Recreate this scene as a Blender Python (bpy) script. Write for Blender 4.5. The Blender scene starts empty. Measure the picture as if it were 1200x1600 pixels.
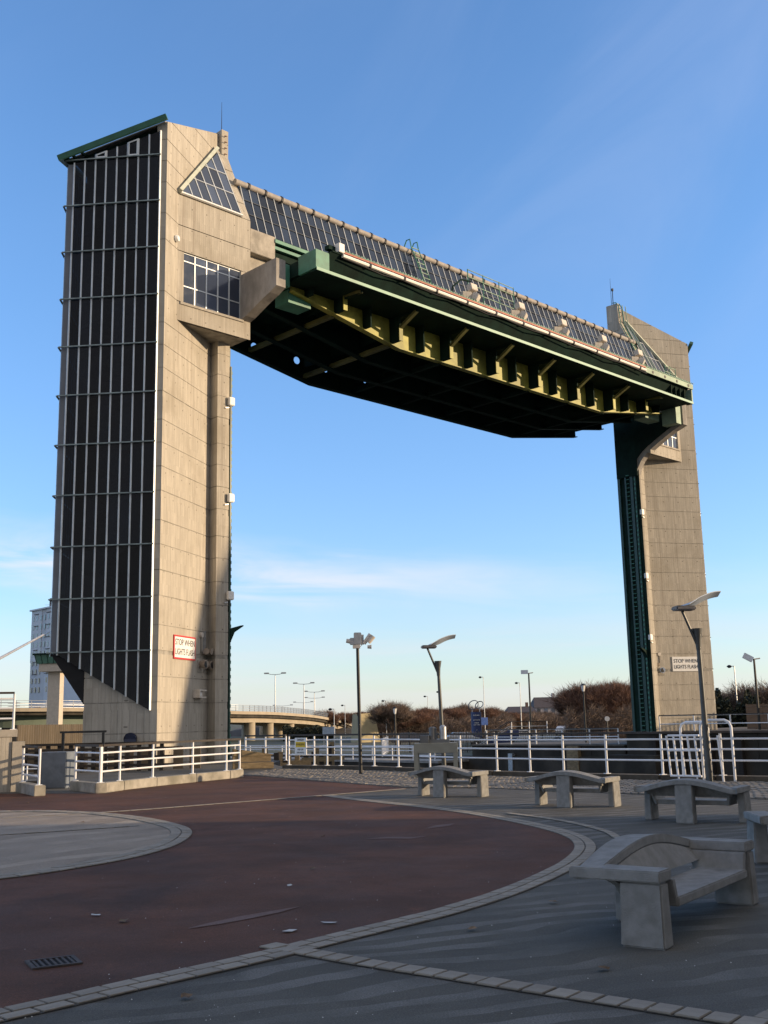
import bpy, bmesh, math, random
from math import sin, cos, tan, radians, pi, sqrt, atan2, floor
from mathutils import Vector, Matrix
random.seed(7)
SC = bpy.context.scene
COL = SC.collection

# ------------------------------------------------------------------ camera
EYE = 1.65; FPX = 1690.0; PITCH = radians(10.9); ROLL = radians(1.25)
cam = bpy.data.cameras.new('camera'); camo = bpy.data.objects.new('camera', cam); COL.objects.link(camo)
cam.sensor_fit = 'VERTICAL'; cam.sensor_height = 36.0; cam.lens = FPX/1600*36.0
cam.clip_start = 0.1; cam.clip_end = 6000
camo.matrix_world = (Matrix.Translation((0, 0, EYE)) @ Matrix.Rotation(pi/2+PITCH, 4, 'X') @ Matrix.Rotation(-ROLL, 4, 'Z'))
SC.camera = camo
# ------------------------------------------------------------------ light
SUN_AZ = radians(94); SUN_EL = radians(10.5)
SUNV = Vector((sin(SUN_AZ)*cos(SUN_EL), cos(SUN_AZ)*cos(SUN_EL), sin(SUN_EL)))
sl = bpy.data.lights.new('sun', 'SUN'); sl.energy = 3.5; sl.angle = radians(0.55); sl.color = (1.0, 0.74, 0.47)
so = bpy.data.objects.new('sun', sl); COL.objects.link(so); so.rotation_euler = SUNV.to_track_quat('Z', 'Y').to_euler(); so.location = (60, 10, 40)
W = bpy.data.worlds.new('World'); SC.world = W; W.use_nodes = True
wn = W.node_tree; wn.nodes.clear()
def N(nt, t, **kw):
    n = nt.nodes.new(t)
    for k, v in kw.items():
        if k == 'inp':
            for i, x in v.items(): n.inputs[i].default_value = x
        else: setattr(n, k, v)
    return n
def LK(nt, a, b): nt.links.new(a, b)
def MTH(nt, op, a, b=None, c=None):
    n = nt.nodes.new('ShaderNodeMath'); n.operation = op
    for i, x in enumerate((a, b, c)):
        if x is None: continue
        if isinstance(x, (int, float)): n.inputs[i].default_value = x
        else: nt.links.new(x, n.inputs[i])
    return n.outputs[0]
def MIXC(nt, f, a, b, bt='MIX'):
    n = nt.nodes.new('ShaderNodeMix'); n.data_type = 'RGBA'; n.blend_type = bt
    for s, x in ((n.inputs[0], f), (n.inputs[6], a), (n.inputs[7], b)):
        if isinstance(x, (int, float)): s.default_value = x
        elif isinstance(x, tuple): s.default_value = x if len(x) == 4 else (*x, 1)
        else: nt.links.new(x, s)
    return n.outputs[2]
sky = N(wn, 'ShaderNodeTexSky', sky_type='NISHITA', sun_disc=False, sun_elevation=SUN_EL, sun_rotation=SUN_AZ,
        altitude=0, air_density=1.0, dust_density=0.35, ozone_density=2.2)
tc = N(wn, 'ShaderNodeTexCoord'); sx = N(wn, 'ShaderNodeSeparateXYZ'); LK(wn, tc.outputs['Generated'], sx.inputs[0])
az = MTH(wn, 'ARCTAN2', sx.outputs[0], sx.outputs[1]); el = MTH(wn, 'ARCSINE', sx.outputs[2])
def skynoise(sa, se, off, detail=5, dist=0.6, rough=.55):
    c = N(wn, 'ShaderNodeCombineXYZ'); LK(wn, MTH(wn, 'MULTIPLY', az, sa), c.inputs[0])
    LK(wn, MTH(wn, 'MULTIPLY_ADD', az, off[1], MTH(wn, 'MULTIPLY', el, se)), c.inputs[1]); c.inputs[2].default_value = off[0]
    n = N(wn, 'ShaderNodeTexNoise'); n.inputs['Scale'].default_value = 1; n.inputs['Detail'].default_value = detail
    n.inputs['Distortion'].default_value = dist; n.inputs['Roughness'].default_value = rough
    LK(wn, c.outputs[0], n.inputs['Vector']); return n.outputs['Fac']
def ramp(nt, v, a, b, ca=0.0, cb=1.0):
    n = nt.nodes.new('ShaderNodeMapRange'); n.interpolation_type = 'SMOOTHSTEP'
    nt.links.new(v, n.inputs[0])
    for i, x in enumerate((a, b, ca, cb)): n.inputs[i+1].default_value = x
    return n.outputs[0]
# thin streak of cirrus low over the river
bc = MTH(wn, 'MULTIPLY_ADD', az, -0.055, 0.128)
wob = MTH(wn, 'MULTIPLY_ADD', skynoise(4, 10, (3.3, 0)), 0.05, -0.025)
dd = MTH(wn, 'DIVIDE', MTH(wn, 'ADD', MTH(wn, 'SUBTRACT', el, bc), wob), 0.021)
band = MTH(wn, 'EXPONENT', MTH(wn, 'MULTIPLY', MTH(wn, 'MULTIPLY', dd, dd), -1.0))
band = MTH(wn, 'MULTIPLY', band, ramp(wn, skynoise(5, 34, (1.7, 2.0)), .30, .66))
band = MTH(wn, 'MULTIPLY', band, ramp(wn, az, 0.30, -0.2, .10, 1.0))
# pale haze bank near the horizon
low = MTH(wn, 'MULTIPLY', ramp(wn, el, 0.13, 0.03), ramp(wn, skynoise(2.2, 24, (8.1, 0)), .32, .62, .35, 1.0))
# faint veil high up right
hi = MTH(wn, 'MULTIPLY', ramp(wn, skynoise(2.2, 4.5, (5.2, -3.0), 6, .5), .40, .80), ramp(wn, el, .22, .55, 0, .55))
hi = MTH(wn, 'MULTIPLY', hi, ramp(wn, az, -.25, .35, .12, 1))
# warm cloud veil, mostly out of view, added to whiten the light in shade
qv = MTH(wn, 'SUBTRACT', MTH(wn, 'MULTIPLY', sx.outputs[0], .6), MTH(wn, 'MULTIPLY', sx.outputs[1], .8))
veil = MTH(wn, 'MULTIPLY', ramp(wn, qv, -.50, .25, 0, .95), ramp(wn, skynoise(1.2, 2.0, (2.2, 1.0)), .2, .7, .7, 1))
skyg = N(wn, 'ShaderNodeHueSaturation'); LK(wn, sky.outputs[0], skyg.inputs['Color']); skyg.inputs['Saturation'].default_value = 1.0; skyg.inputs['Value'].default_value = 1.0
S0 = MIXC(wn, ramp(wn, el, .05, .50), MIXC(wn, 1.0, skyg.outputs[0], (.84, .96, 1.26), 'MULTIPLY'), MIXC(wn, 1.0, skyg.outputs[0], (.90, 1.13, 1.42), 'MULTIPLY'))
c1 = MIXC(wn, MTH(wn, 'MULTIPLY', low, .6), S0, (3.35, 3.4, 3.65))
c2 = MIXC(wn, MTH(wn, 'MULTIPLY', band, .9), c1, (3.8, 3.75, 4.0))
c3 = MIXC(wn, MTH(wn, 'MULTIPLY', hi, .5), c2, (2.3, 2.75, 3.9))
c3 = MIXC(wn, veil, c3, (3.0, 2.72, 2.5))
bg = N(wn, 'ShaderNodeBackground'); LK(wn, c3, bg.inputs[0]); bg.inputs[1].default_value = 0.15
wo = N(wn, 'ShaderNodeOutputWorld'); LK(wn, bg.outputs[0], wo.inputs[0])
SC.view_settings.view_transform = 'Standard'; SC.view_settings.look = 'None'; SC.view_settings.exposure = 0.72
SC.view_settings.gamma = 1.0; SC.view_settings.use_curve_mapping = False

# ------------------------------------------------------------------ materials
MATS = {}
def mat(name, col, rough=.7, metal=0.0, var=.25, scale=3.0, stretch=(1, 1, 1), bump=.0, bscale=60, spec=.5, col2=None, stain=0.0, stc=(.05, .045, .04), rand=0.0):
    if name in MATS: return MATS[name]
    m = bpy.data.materials.new(name); m.use_nodes = True; nt = m.node_tree; nt.nodes.clear(); MATS[name] = m
    o = N(nt, 'ShaderNodeOutputMaterial'); p = N(nt, 'ShaderNodeBsdfPrincipled'); LK(nt, p.outputs[0], o.inputs[0])
    p.inputs['Roughness'].default_value = rough; p.inputs['Metallic'].default_value = metal; p.inputs['Specular IOR Level'].default_value = spec
    t = N(nt, 'ShaderNodeTexCoord'); mp = N(nt, 'ShaderNodeMapping'); mp.inputs['Scale'].default_value = stretch; LK(nt, t.outputs['Object'], mp.inputs[0])
    n = N(nt, 'ShaderNodeTexNoise'); n.inputs['Scale'].default_value = scale; n.inputs['Detail'].default_value = 6; n.inputs['Roughness'].default_value = .62; LK(nt, mp.outputs[0], n.inputs['Vector'])
    c2 = col2 if col2 else tuple(x*(1-var) for x in col); c1 = col if col2 else tuple(min(1, x*(1+var*.6)) for x in col)
    c = MIXC(nt, ramp(nt, n.outputs['Fac'], .3, .7), c2, c1)
    if stain:
        n2 = N(nt, 'ShaderNodeTexNoise'); n2.inputs['Scale'].default_value = scale*.35; n2.inputs['Detail'].default_value = 8; LK(nt, mp.outputs[0], n2.inputs['Vector'])
        c = MIXC(nt, ramp(nt, n2.outputs['Fac'], .48, .72, 0, stain), c, stc)
    if rand:
        oi = N(nt, 'ShaderNodeObjectInfo'); c = MIXC(nt, 1.0, c, MIXC(nt, oi.outputs['Random'], (1-rand,)*3, (1+rand,)*3), 'MULTIPLY')
    LK(nt, c, p.inputs['Base Color'])
    if bump:
        n3 = N(nt, 'ShaderNodeTexNoise'); n3.inputs['Scale'].default_value = bscale; n3.inputs['Detail'].default_value = 4; LK(nt, t.outputs['Object'], n3.inputs['Vector'])
        b = N(nt, 'ShaderNodeBump'); b.inputs['Strength'].default_value = bump; b.inputs['Distance'].default_value = .02; LK(nt, n3.outputs['Fac'], b.inputs['Height']); LK(nt, b.outputs[0], p.inputs['Normal'])
    return m
def concrete(name, col, board=.115, tone=.10):
    m = bpy.data.materials.new(name); m.use_nodes = True; nt = m.node_tree; nt.nodes.clear()
    o = N(nt, 'ShaderNodeOutputMaterial'); p = N(nt, 'ShaderNodeBsdfPrincipled'); LK(nt, p.outputs[0], o.inputs[0]); p.inputs['Roughness'].default_value = .9; p.inputs['Specular IOR Level'].default_value = .2
    t = N(nt, 'ShaderNodeTexCoord'); s = N(nt, 'ShaderNodeSeparateXYZ'); LK(nt, t.outputs['Object'], s.inputs[0])
    q = MTH(nt, 'DIVIDE', MTH(nt, 'MULTIPLY_ADD', s.outputs[1], .35, s.outputs[0]), board)
    fl = MTH(nt, 'FLOOR', q); zq = MTH(nt, 'FLOOR', MTH(nt, 'DIVIDE', s.outputs[2], 1.07))
    wv = N(nt, 'ShaderNodeCombineXYZ'); LK(nt, fl, wv.inputs[0]); LK(nt, zq, wv.inputs[1])
    wnz = N(nt, 'ShaderNodeTexWhiteNoise'); LK(nt, wv.outputs[0], wnz.inputs['Vector'])
    mp = N(nt, 'ShaderNodeMapping'); mp.inputs['Scale'].default_value = (1, 1, .12); LK(nt, t.outputs['Object'], mp.inputs[0])
    n1 = N(nt, 'ShaderNodeTexNoise'); n1.inputs['Scale'].default_value = 5; n1.inputs['Detail'].default_value = 8; n1.inputs['Roughness'].default_value = .7; LK(nt, mp.outputs[0], n1.inputs['Vector'])
    n2 = N(nt, 'ShaderNodeTexNoise'); n2.inputs['Scale'].default_value = .55; n2.inputs['Detail'].default_value = 6; LK(nt, t.outputs['Object'], n2.inputs['Vector'])
    n4 = N(nt, 'ShaderNodeTexNoise'); n4.inputs['Scale'].default_value = 40; n4.inputs['Detail'].default_value = 4; LK(nt, t.outputs['Object'], n4.inputs['Vector'])
    c = MIXC(nt, wnz.outputs['Value'], tuple(x*(1-tone) for x in col), tuple(x*(1+tone) for x in col))
    c = MIXC(nt, ramp(nt, n1.outputs['Fac'], .35, .75, 0, .75), c, tuple(x*.70 for x in col))
    c = MIXC(nt, ramp(nt, n2.outputs['Fac'], .45, .75, 0, .55), c, (col[0]*.62, col[1]*.60, col[2]*.56))
    c = MIXC(nt, ramp(nt, n4.outputs['Fac'], .25, .75, .12, 0), c, (.08, .07, .06))
    fr = MTH(nt, 'FRACT', q); edge = MTH(nt, 'ABSOLUTE', MTH(nt, 'SUBTRACT', fr, .5))
    e = ramp(nt, edge, .43, .5)
    gate_ = MTH(nt, 'GREATER_THAN', wnz.outputs['Value'], .35)
    ln = MTH(nt, 'MULTIPLY', e, MTH(nt, 'MULTIPLY_ADD', gate_, .5, .25))
    c = MIXC(nt, MTH(nt, 'MULTIPLY', ln, .55), c, tuple(x*.38 for x in col))
    th = MTH(nt, 'MULTIPLY', MTH(nt, 'SUBTRACT', MTH(nt, 'FRACT', MTH(nt, 'DIVIDE', q, 7)), .5), 7*board)
    tz = MTH(nt, 'MULTIPLY', MTH(nt, 'SUBTRACT', MTH(nt, 'FRACT', MTH(nt, 'DIVIDE', s.outputs[2], 1.07)), .5), 1.07)
    td = MTH(nt, 'ADD', MTH(nt, 'MULTIPLY', th, th), MTH(nt, 'MULTIPLY', tz, tz))
    c = MIXC(nt, MTH(nt, 'MULTIPLY', MTH(nt, 'LESS_THAN', td, .0012), .6), c, (.05, .045, .04))
    # rust and damp streaks
    mp2 = N(nt, 'ShaderNodeMapping'); mp2.inputs['Scale'].default_value = (3.2, 3.2, .10); LK(nt, t.outputs['Object'], mp2.inputs[0])
    n5 = N(nt, 'ShaderNodeTexNoise'); n5.inputs['Scale'].default_value = 1.3; n5.inputs['Detail'].default_value = 5; LK(nt, mp2.outputs[0], n5.inputs['Vector'])
    c = MIXC(nt, ramp(nt, n5.outputs['Fac'], .56, .76, 0, .5), c, (col[0]*.48, col[1]*.44, col[2]*.42))
    LK(nt, c, p.inputs['Base Color'])
    h = MTH(nt, 'ADD', MTH(nt, 'MULTIPLY', wnz.outputs['Value'], .5), MTH(nt, 'MULTIPLY', n4.outputs['Fac'], .35)); h = MTH(nt, 'SUBTRACT', h, ln)
    b = N(nt, 'ShaderNodeBump'); b.inputs['Strength'].default_value = .6; b.inputs['Distance'].default_value = .02; LK(nt, h, b.inputs['Height']); LK(nt, b.outputs[0], p.inputs['Normal'])
    MATS[name] = m; return m
def glassy(name, col, rough=.08, spec=.5, transp=.0, coat=0.0, var=.3):
    m = bpy.data.materials.new(name); m.use_nodes = True; nt = m.node_tree; nt.nodes.clear(); MATS[name] = m
    o = N(nt, 'ShaderNodeOutputMaterial'); p = N(nt, 'ShaderNodeBsdfPrincipled')
    p.inputs['Roughness'].default_value = rough; p.inputs['Specular IOR Level'].default_value = spec
    t = N(nt, 'ShaderNodeTexCoord'); n = N(nt, 'ShaderNodeTexNoise'); n.inputs['Scale'].default_value = .8; n.inputs['Detail'].default_value = 4; LK(nt, t.outputs['Object'], n.inputs['Vector'])
    oi = N(nt, 'ShaderNodeObjectInfo')
    c = MIXC(nt, n.outputs['Fac'], tuple(x*(1-var) for x in col), tuple(x*(1+var) for x in col))
    c = MIXC(nt, 1.0, c, MIXC(nt, oi.outputs['Random'], (.3, .3, .32), (2.1, 2.0, 1.9)), 'MULTIPLY')  # random tint per pane, painting varied reflections into the glass colour
    LK(nt, c, p.inputs['Base Color'])
    # dirt in the gloss
    n2 = N(nt, 'ShaderNodeTexNoise'); n2.inputs['Scale'].default_value = 2.5; n2.inputs['Detail'].default_value = 5; LK(nt, t.outputs['Object'], n2.inputs['Vector'])
    LK(nt, ramp(nt, n2.outputs['Fac'], .3, .8, rough, rough+.15), p.inputs['Roughness'])
    if transp:
        tr = N(nt, 'ShaderNodeBsdfTransparent'); tr.inputs[0].default_value = (.75, .8, .84, 1); mx = N(nt, 'ShaderNodeMixShader'); mx.inputs[0].default_value = transp
        LK(nt, p.outputs[0], mx.inputs[1]); LK(nt, tr.outputs[0], mx.inputs[2]); LK(nt, mx.outputs[0], o.inputs[0])
    else: LK(nt, p.outputs[0], o.inputs[0])
    return m
M_CON = concrete('board_marked_concrete', (.475, .44, .375))
M_CONP = mat('plain_concrete', (.38, .35, .30), .9, var=.25, scale=2.2, bump=.35, bscale=40, stain=.5, stc=(.13, .12, .10))
M_CONB = mat('bracket_concrete', (.33, .31, .285), .92, var=.28, scale=1.6, stretch=(1, 1, .5), bump=.3, bscale=30, stain=.55, stc=(.10, .10, .09))
M_BENCH = mat('bench_concrete', (.25, .252, .245), .88, var=.16, scale=9, bump=.45, bscale=160, spec=.3, stain=.5, stc=(.11, .105, .09))
M_KERB = mat('kerb_concrete', (.33, .31, .27), .92, var=.3, scale=3, bump=.4, bscale=50, stain=.6, stc=(.10, .10, .07))
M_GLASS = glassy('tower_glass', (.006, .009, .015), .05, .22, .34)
M_GLASSB = glassy('roof_glass', (.012, .022, .045), .10, .40, 0)
M_WIN = glassy('window_glass', (.03, .045, .08), .07, .9, 0)
M_ALU = mat('aluminium_frame', (.62, .66, .68), .45, .35, var=.12, scale=2)
M_TRANS = mat('weathered_transom', (.22, .27, .27), .5, .5, var=.3, scale=3)
M_GREEN = mat('green_paint', (.055, .215, .15), .5, var=.25, scale=1.5, stain=.45, stc=(.03, .075, .055))
M_GREEND = mat('dark_green_paint_and_shade', (.008, .026, .020), .8, var=.35, scale=1.3, stain=.4, stc=(.008, .012, .010), spec=.15)
M_GREENL = mat('faded_green_paint', (.30, .42, .31), .6, var=.2, scale=2, stain=.5, stc=(.12, .18, .13))
M_YEL = mat('yellow_green_paint', (.36, .35, .06), .55, var=.3, scale=1.2, stain=.6, stc=(.07, .08, .02))
M_GREENF = mat('fascia_green', (.03, .125, .09), .55, var=.2, scale=1.5)
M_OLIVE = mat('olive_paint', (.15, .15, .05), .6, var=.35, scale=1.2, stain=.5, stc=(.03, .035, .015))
M_MINT = mat('mint_paint', (.20, .38, .28), .45, var=.12, scale=2, stain=.3, stc=(.16, .26, .2))
M_WHITE = mat('white_paint', (.74, .76, .79), .42, var=.06, scale=3, stain=.25, stc=(.42, .40, .36))
M_BLACKRAIL = mat('dark_timber_handrail', (.035, .026, .02), .6, var=.35, scale=8)
M_POLE = mat('bronze_grey_paint', (.07, .075, .075), .45, .2, var=.2, scale=3)
M_BLACKP = mat('black_pole_paint', (.012, .012, .012), .45, var=.3, scale=4)
M_GALV = mat('galvanised_steel', (.42, .44, .46), .45, .6, var=.18, scale=6)
M_PANEL = mat('solar_panel', (.50, .58, .70), .35, .0, var=.08, scale=4)
M_LAMPC = mat('lamp_casing', (.62, .57, .5), .5, var=.15, scale=9)
M_RED = mat('red_paint', (.55, .03, .03), .5, var=.12)
M_SIGNW = mat('sign_white', (.78, .78, .76), .5, var=.04)
M_SIGNT = mat('sign_black', (.01, .01, .012), .6, var=.05)
M_SIGNY = mat('sign_yellow', (.75, .52, .03), .5, var=.05)
M_TIMB = mat('weathered_timber', (.24, .18, .10), .85, var=.4, scale=4, stretch=(1, 1, 6), bump=.4, bscale=30)
M_TIMBD = mat('tarred_timber', (.025, .02, .016), .85, var=.4, scale=4, stretch=(1, 1, 6))
M_QUAY = mat('quay_wall', (.055, .048, .038), .95, var=.45, scale=.6, stretch=(1, 1, .6), bump=.6, bscale=3, stain=.7, stc=(.016, .015, .012))
M_MUD = mat('river_mud', (.09, .07, .05), .6, var=.3, scale=.4, bump=.3, bscale=2)
M_STONE = mat('paving_stone', (.26, .235, .195), .9, var=.16, scale=5, bump=.35, bscale=70, stain=.3, stc=(.12, .115, .10), rand=.13)
M_COB = mat('granite_sett', (.21, .185, .15), .85, var=.35, scale=2.5, bump=.4, bscale=40, stain=.4, stc=(.09, .08, .06))
M_TWIG = mat('bare_twigs', (.20, .15, .12), .95, var=.35, scale=.3, spec=.1)
M_TWIGR = mat('reddish_bare_twigs', (.19, .115, .085), .95, var=.35, scale=.3, spec=.1)
M_BARK = mat('bark', (.06, .048, .038), .95, var=.3, scale=5)
M_IVY = mat('dark_evergreen', (.022, .028, .014), .9, var=.4, scale=1)
M_GRASS = mat('short_grass', (.07, .105, .035), .95, var=.35, scale=.5)
M_BRICK = mat('house_brick', (.16, .10, .08), .9, var=.2, scale=2)
M_ROOF = mat('slate_roof', (.07, .06, .065), .8, var=.2)
M_HOTEL = mat('hotel_cladding', (.42, .46, .52), .7, var=.08, scale=.4)
M_HOTEL2 = mat('hotel_pale_cladding', (.5, .55, .62), .7, var=.06, scale=.4)
M_DARK = mat('dark_metal', (.02, .02, .022), .6, var=.2)
M_BLUE = mat('blue_paint', (.018, .032, .11), .5, var=.2, scale=2)
M_RUST = mat('rusty_steel', (.16, .06, .03), .8, var=.4, scale=8)
M_LEAF = mat('fallen_leaf', (.16, .095, .04), .8, var=.4, scale=20, rand=.3)
M_LIT = mat('litter_white', (.5, .5, .48), .7, var=.1)
M_CARS = [mat('car_paint_silver', (.45, .47, .5), .3, .6), mat('car_paint_white', (.7, .7, .7), .3), mat('car_paint_dark', (.03, .04, .07), .3), mat('car_paint_red', (.25, .02, .02), .3)]
M_GLZG = glassy('green_cabin_glass', (.05, .12, .10), .1, .8)
M_DECK = mat('road_deck_concrete', (.36, .31, .235), .9, var=.12, scale=.3)
M_SHEET = mat('sheet_pile_steel', (.10, .08, .055), .85, var=.25, scale=1, stretch=(1, 1, .3))
M_GIRD = mat('bridge_girder_paint', (.11, .145, .11), .7, var=.15, scale=.5)

# ground materials
def tarmac(name, a, b, waves=None, specks=True, rough=.9):
    m = bpy.data.materials.new(name); m.use_nodes = True; nt = m.node_tree; nt.nodes.clear(); MATS[name] = m
    o = N(nt, 'ShaderNodeOutputMaterial'); p = N(nt, 'ShaderNodeBsdfPrincipled'); LK(nt, p.outputs[0], o.inputs[0]); p.inputs['Specular IOR Level'].default_value = .3
    t = N(nt, 'ShaderNodeTexCoord'); P0 = t.outputs['Object']
    def nz(s, d=6, r=.6, dist=0):
        n = N(nt, 'ShaderNodeTexNoise'); n.inputs['Scale'].default_value = s; n.inputs['Detail'].default_value = d; n.inputs['Roughness'].default_value = r; n.inputs['Distortion'].default_value = dist; LK(nt, P0, n.inputs['Vector']); return n.outputs['Fac']
    c = MIXC(nt, ramp(nt, nz(.55, 8, .65), .3, .7), b, a)
    c = MIXC(nt, ramp(nt, nz(2.3, 6, .7), .5, .8, 0, .45), c, tuple(x*.6 for x in b))
    c = MIXC(nt, ramp(nt, nz(.28, 9, .72, 1.0), .50, .68, 0, .75), c, tuple(x*.5 for x in b))
    c = MIXC(nt, ramp(nt, nz(.8, 9, .75, .6), .58, .70, 0, .5), c, tuple(min(1, x*1.5) for x in a))
    if waves:
        mp = N(nt, 'ShaderNodeMapping'); mp.inputs['Rotation'].default_value = (0, 0, radians(waves[2])); mp.inputs['Scale'].default_value = (.8, 1.0, 1); LK(nt, P0, mp.inputs[0])
        wv_ = N(nt, 'ShaderNodeTexWave'); wv_.wave_type = 'BANDS'; wv_.inputs['Scale'].default_value = waves[1]; wv_.inputs['Distortion'].default_value = 9; wv_.inputs['Detail'].default_value = 2.5; wv_.inputs['Detail Scale'].default_value = .7; wv_.inputs['Detail Roughness'].default_value = .55; LK(nt, mp.outputs[0], wv_.inputs['Vector'])
        n2 = ramp(nt, wv_.outputs['Fac'], .55, .66)
        brk = ramp(nt, nz(.9, 5), .40, .65, .12, 1)
        c = MIXC(nt, MTH(nt, 'MULTIPLY', MTH(nt, 'MULTIPLY', n2, brk), .85), c, waves[0])
    c = MIXC(nt, ramp(nt, nz(85, 3, .75), .35, .65, .6, 0), c, tuple(x*.4 for x in b))
    c = MIXC(nt, ramp(nt, nz(60, 2, .8), .58, .75, 0, .45), c, tuple(min(1, x*2.0) for x in a))
    if specks:
        v = N(nt, 'ShaderNodeTexVoronoi'); v.inputs['Scale'].default_value = 9; v.inputs['Randomness'].default_value = 1; LK(nt, P0, v.inputs['Vector'])
        sc_ = N(nt, 'ShaderNodeSeparateColor'); LK(nt, v.outputs['Color'], sc_.inputs[0])
        sp = MTH(nt, 'MULTIPLY', MTH(nt, 'LESS_THAN', v.outputs['Distance'], .04), MTH(nt, 'GREATER_THAN', sc_.outputs[0], .90))
        c = MIXC(nt, MTH(nt, 'MULTIPLY', sp, .8), c, (.34, .33, .31))
    LK(nt, c, p.inputs['Base Color']); LK(nt, ramp(nt, nz(.9, 5), .3, .7, rough-.14, rough), p.inputs['Roughness'])
    bm_ = N(nt, 'ShaderNodeBump'); bm_.inputs['Strength'].default_value = .55; bm_.inputs['Distance'].default_value = .012
    LK(nt, MTH(nt, 'ADD', nz(130, 3, .7), MTH(nt, 'MULTIPLY', nz(6, 4), .8)), bm_.inputs['Height']); LK(nt, bm_.outputs[0], p.inputs['Normal'])
    return m
M_GREY = tarmac('grey_plaza_surface', (.132, .126, .108), (.088, .085, .074), ((.215, .212, .20), .85, 62))
M_REDT = tarmac('red_asphalt', (.150, .062, .034), (.075, .035, .022), None)
M_PALE = tarmac('pale_disc_surface', (.36, .30, .235), (.29, .245, .195), ((.46, .395, .32), .42, 30), specks=False)
M_FARG = mat('far_bank_ground', (.075, .075, .062), .95, var=.4, scale=.15, col2=(.06, .075, .035))
M_NEARG = mat('yard_ground', (.10, .095, .085), .95, var=.3, scale=.3)
def water():
    m = bpy.data.materials.new('river_water'); m.use_nodes = True; nt = m.node_tree; p = nt.nodes['Principled BSDF']
    p.inputs['Base Color'].default_value = (.05, .045, .03, 1); p.inputs['Roughness'].default_value = .12
    t = N(nt, 'ShaderNodeTexCoord'); n = N(nt, 'ShaderNodeTexNoise'); n.inputs['Scale'].default_value = 1.5; n.inputs['Detail'].default_value = 4; LK(nt, t.outputs['Object'], n.inputs['Vector'])
    b = N(nt, 'ShaderNodeBump'); b.inputs['Strength'].default_value = .35; b.inputs['Distance'].default_value = .1; LK(nt, n.outputs['Fac'], b.inputs['Height']); LK(nt, b.outputs[0], p.inputs['Normal'])
    return m
M_WATER = water()

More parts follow.
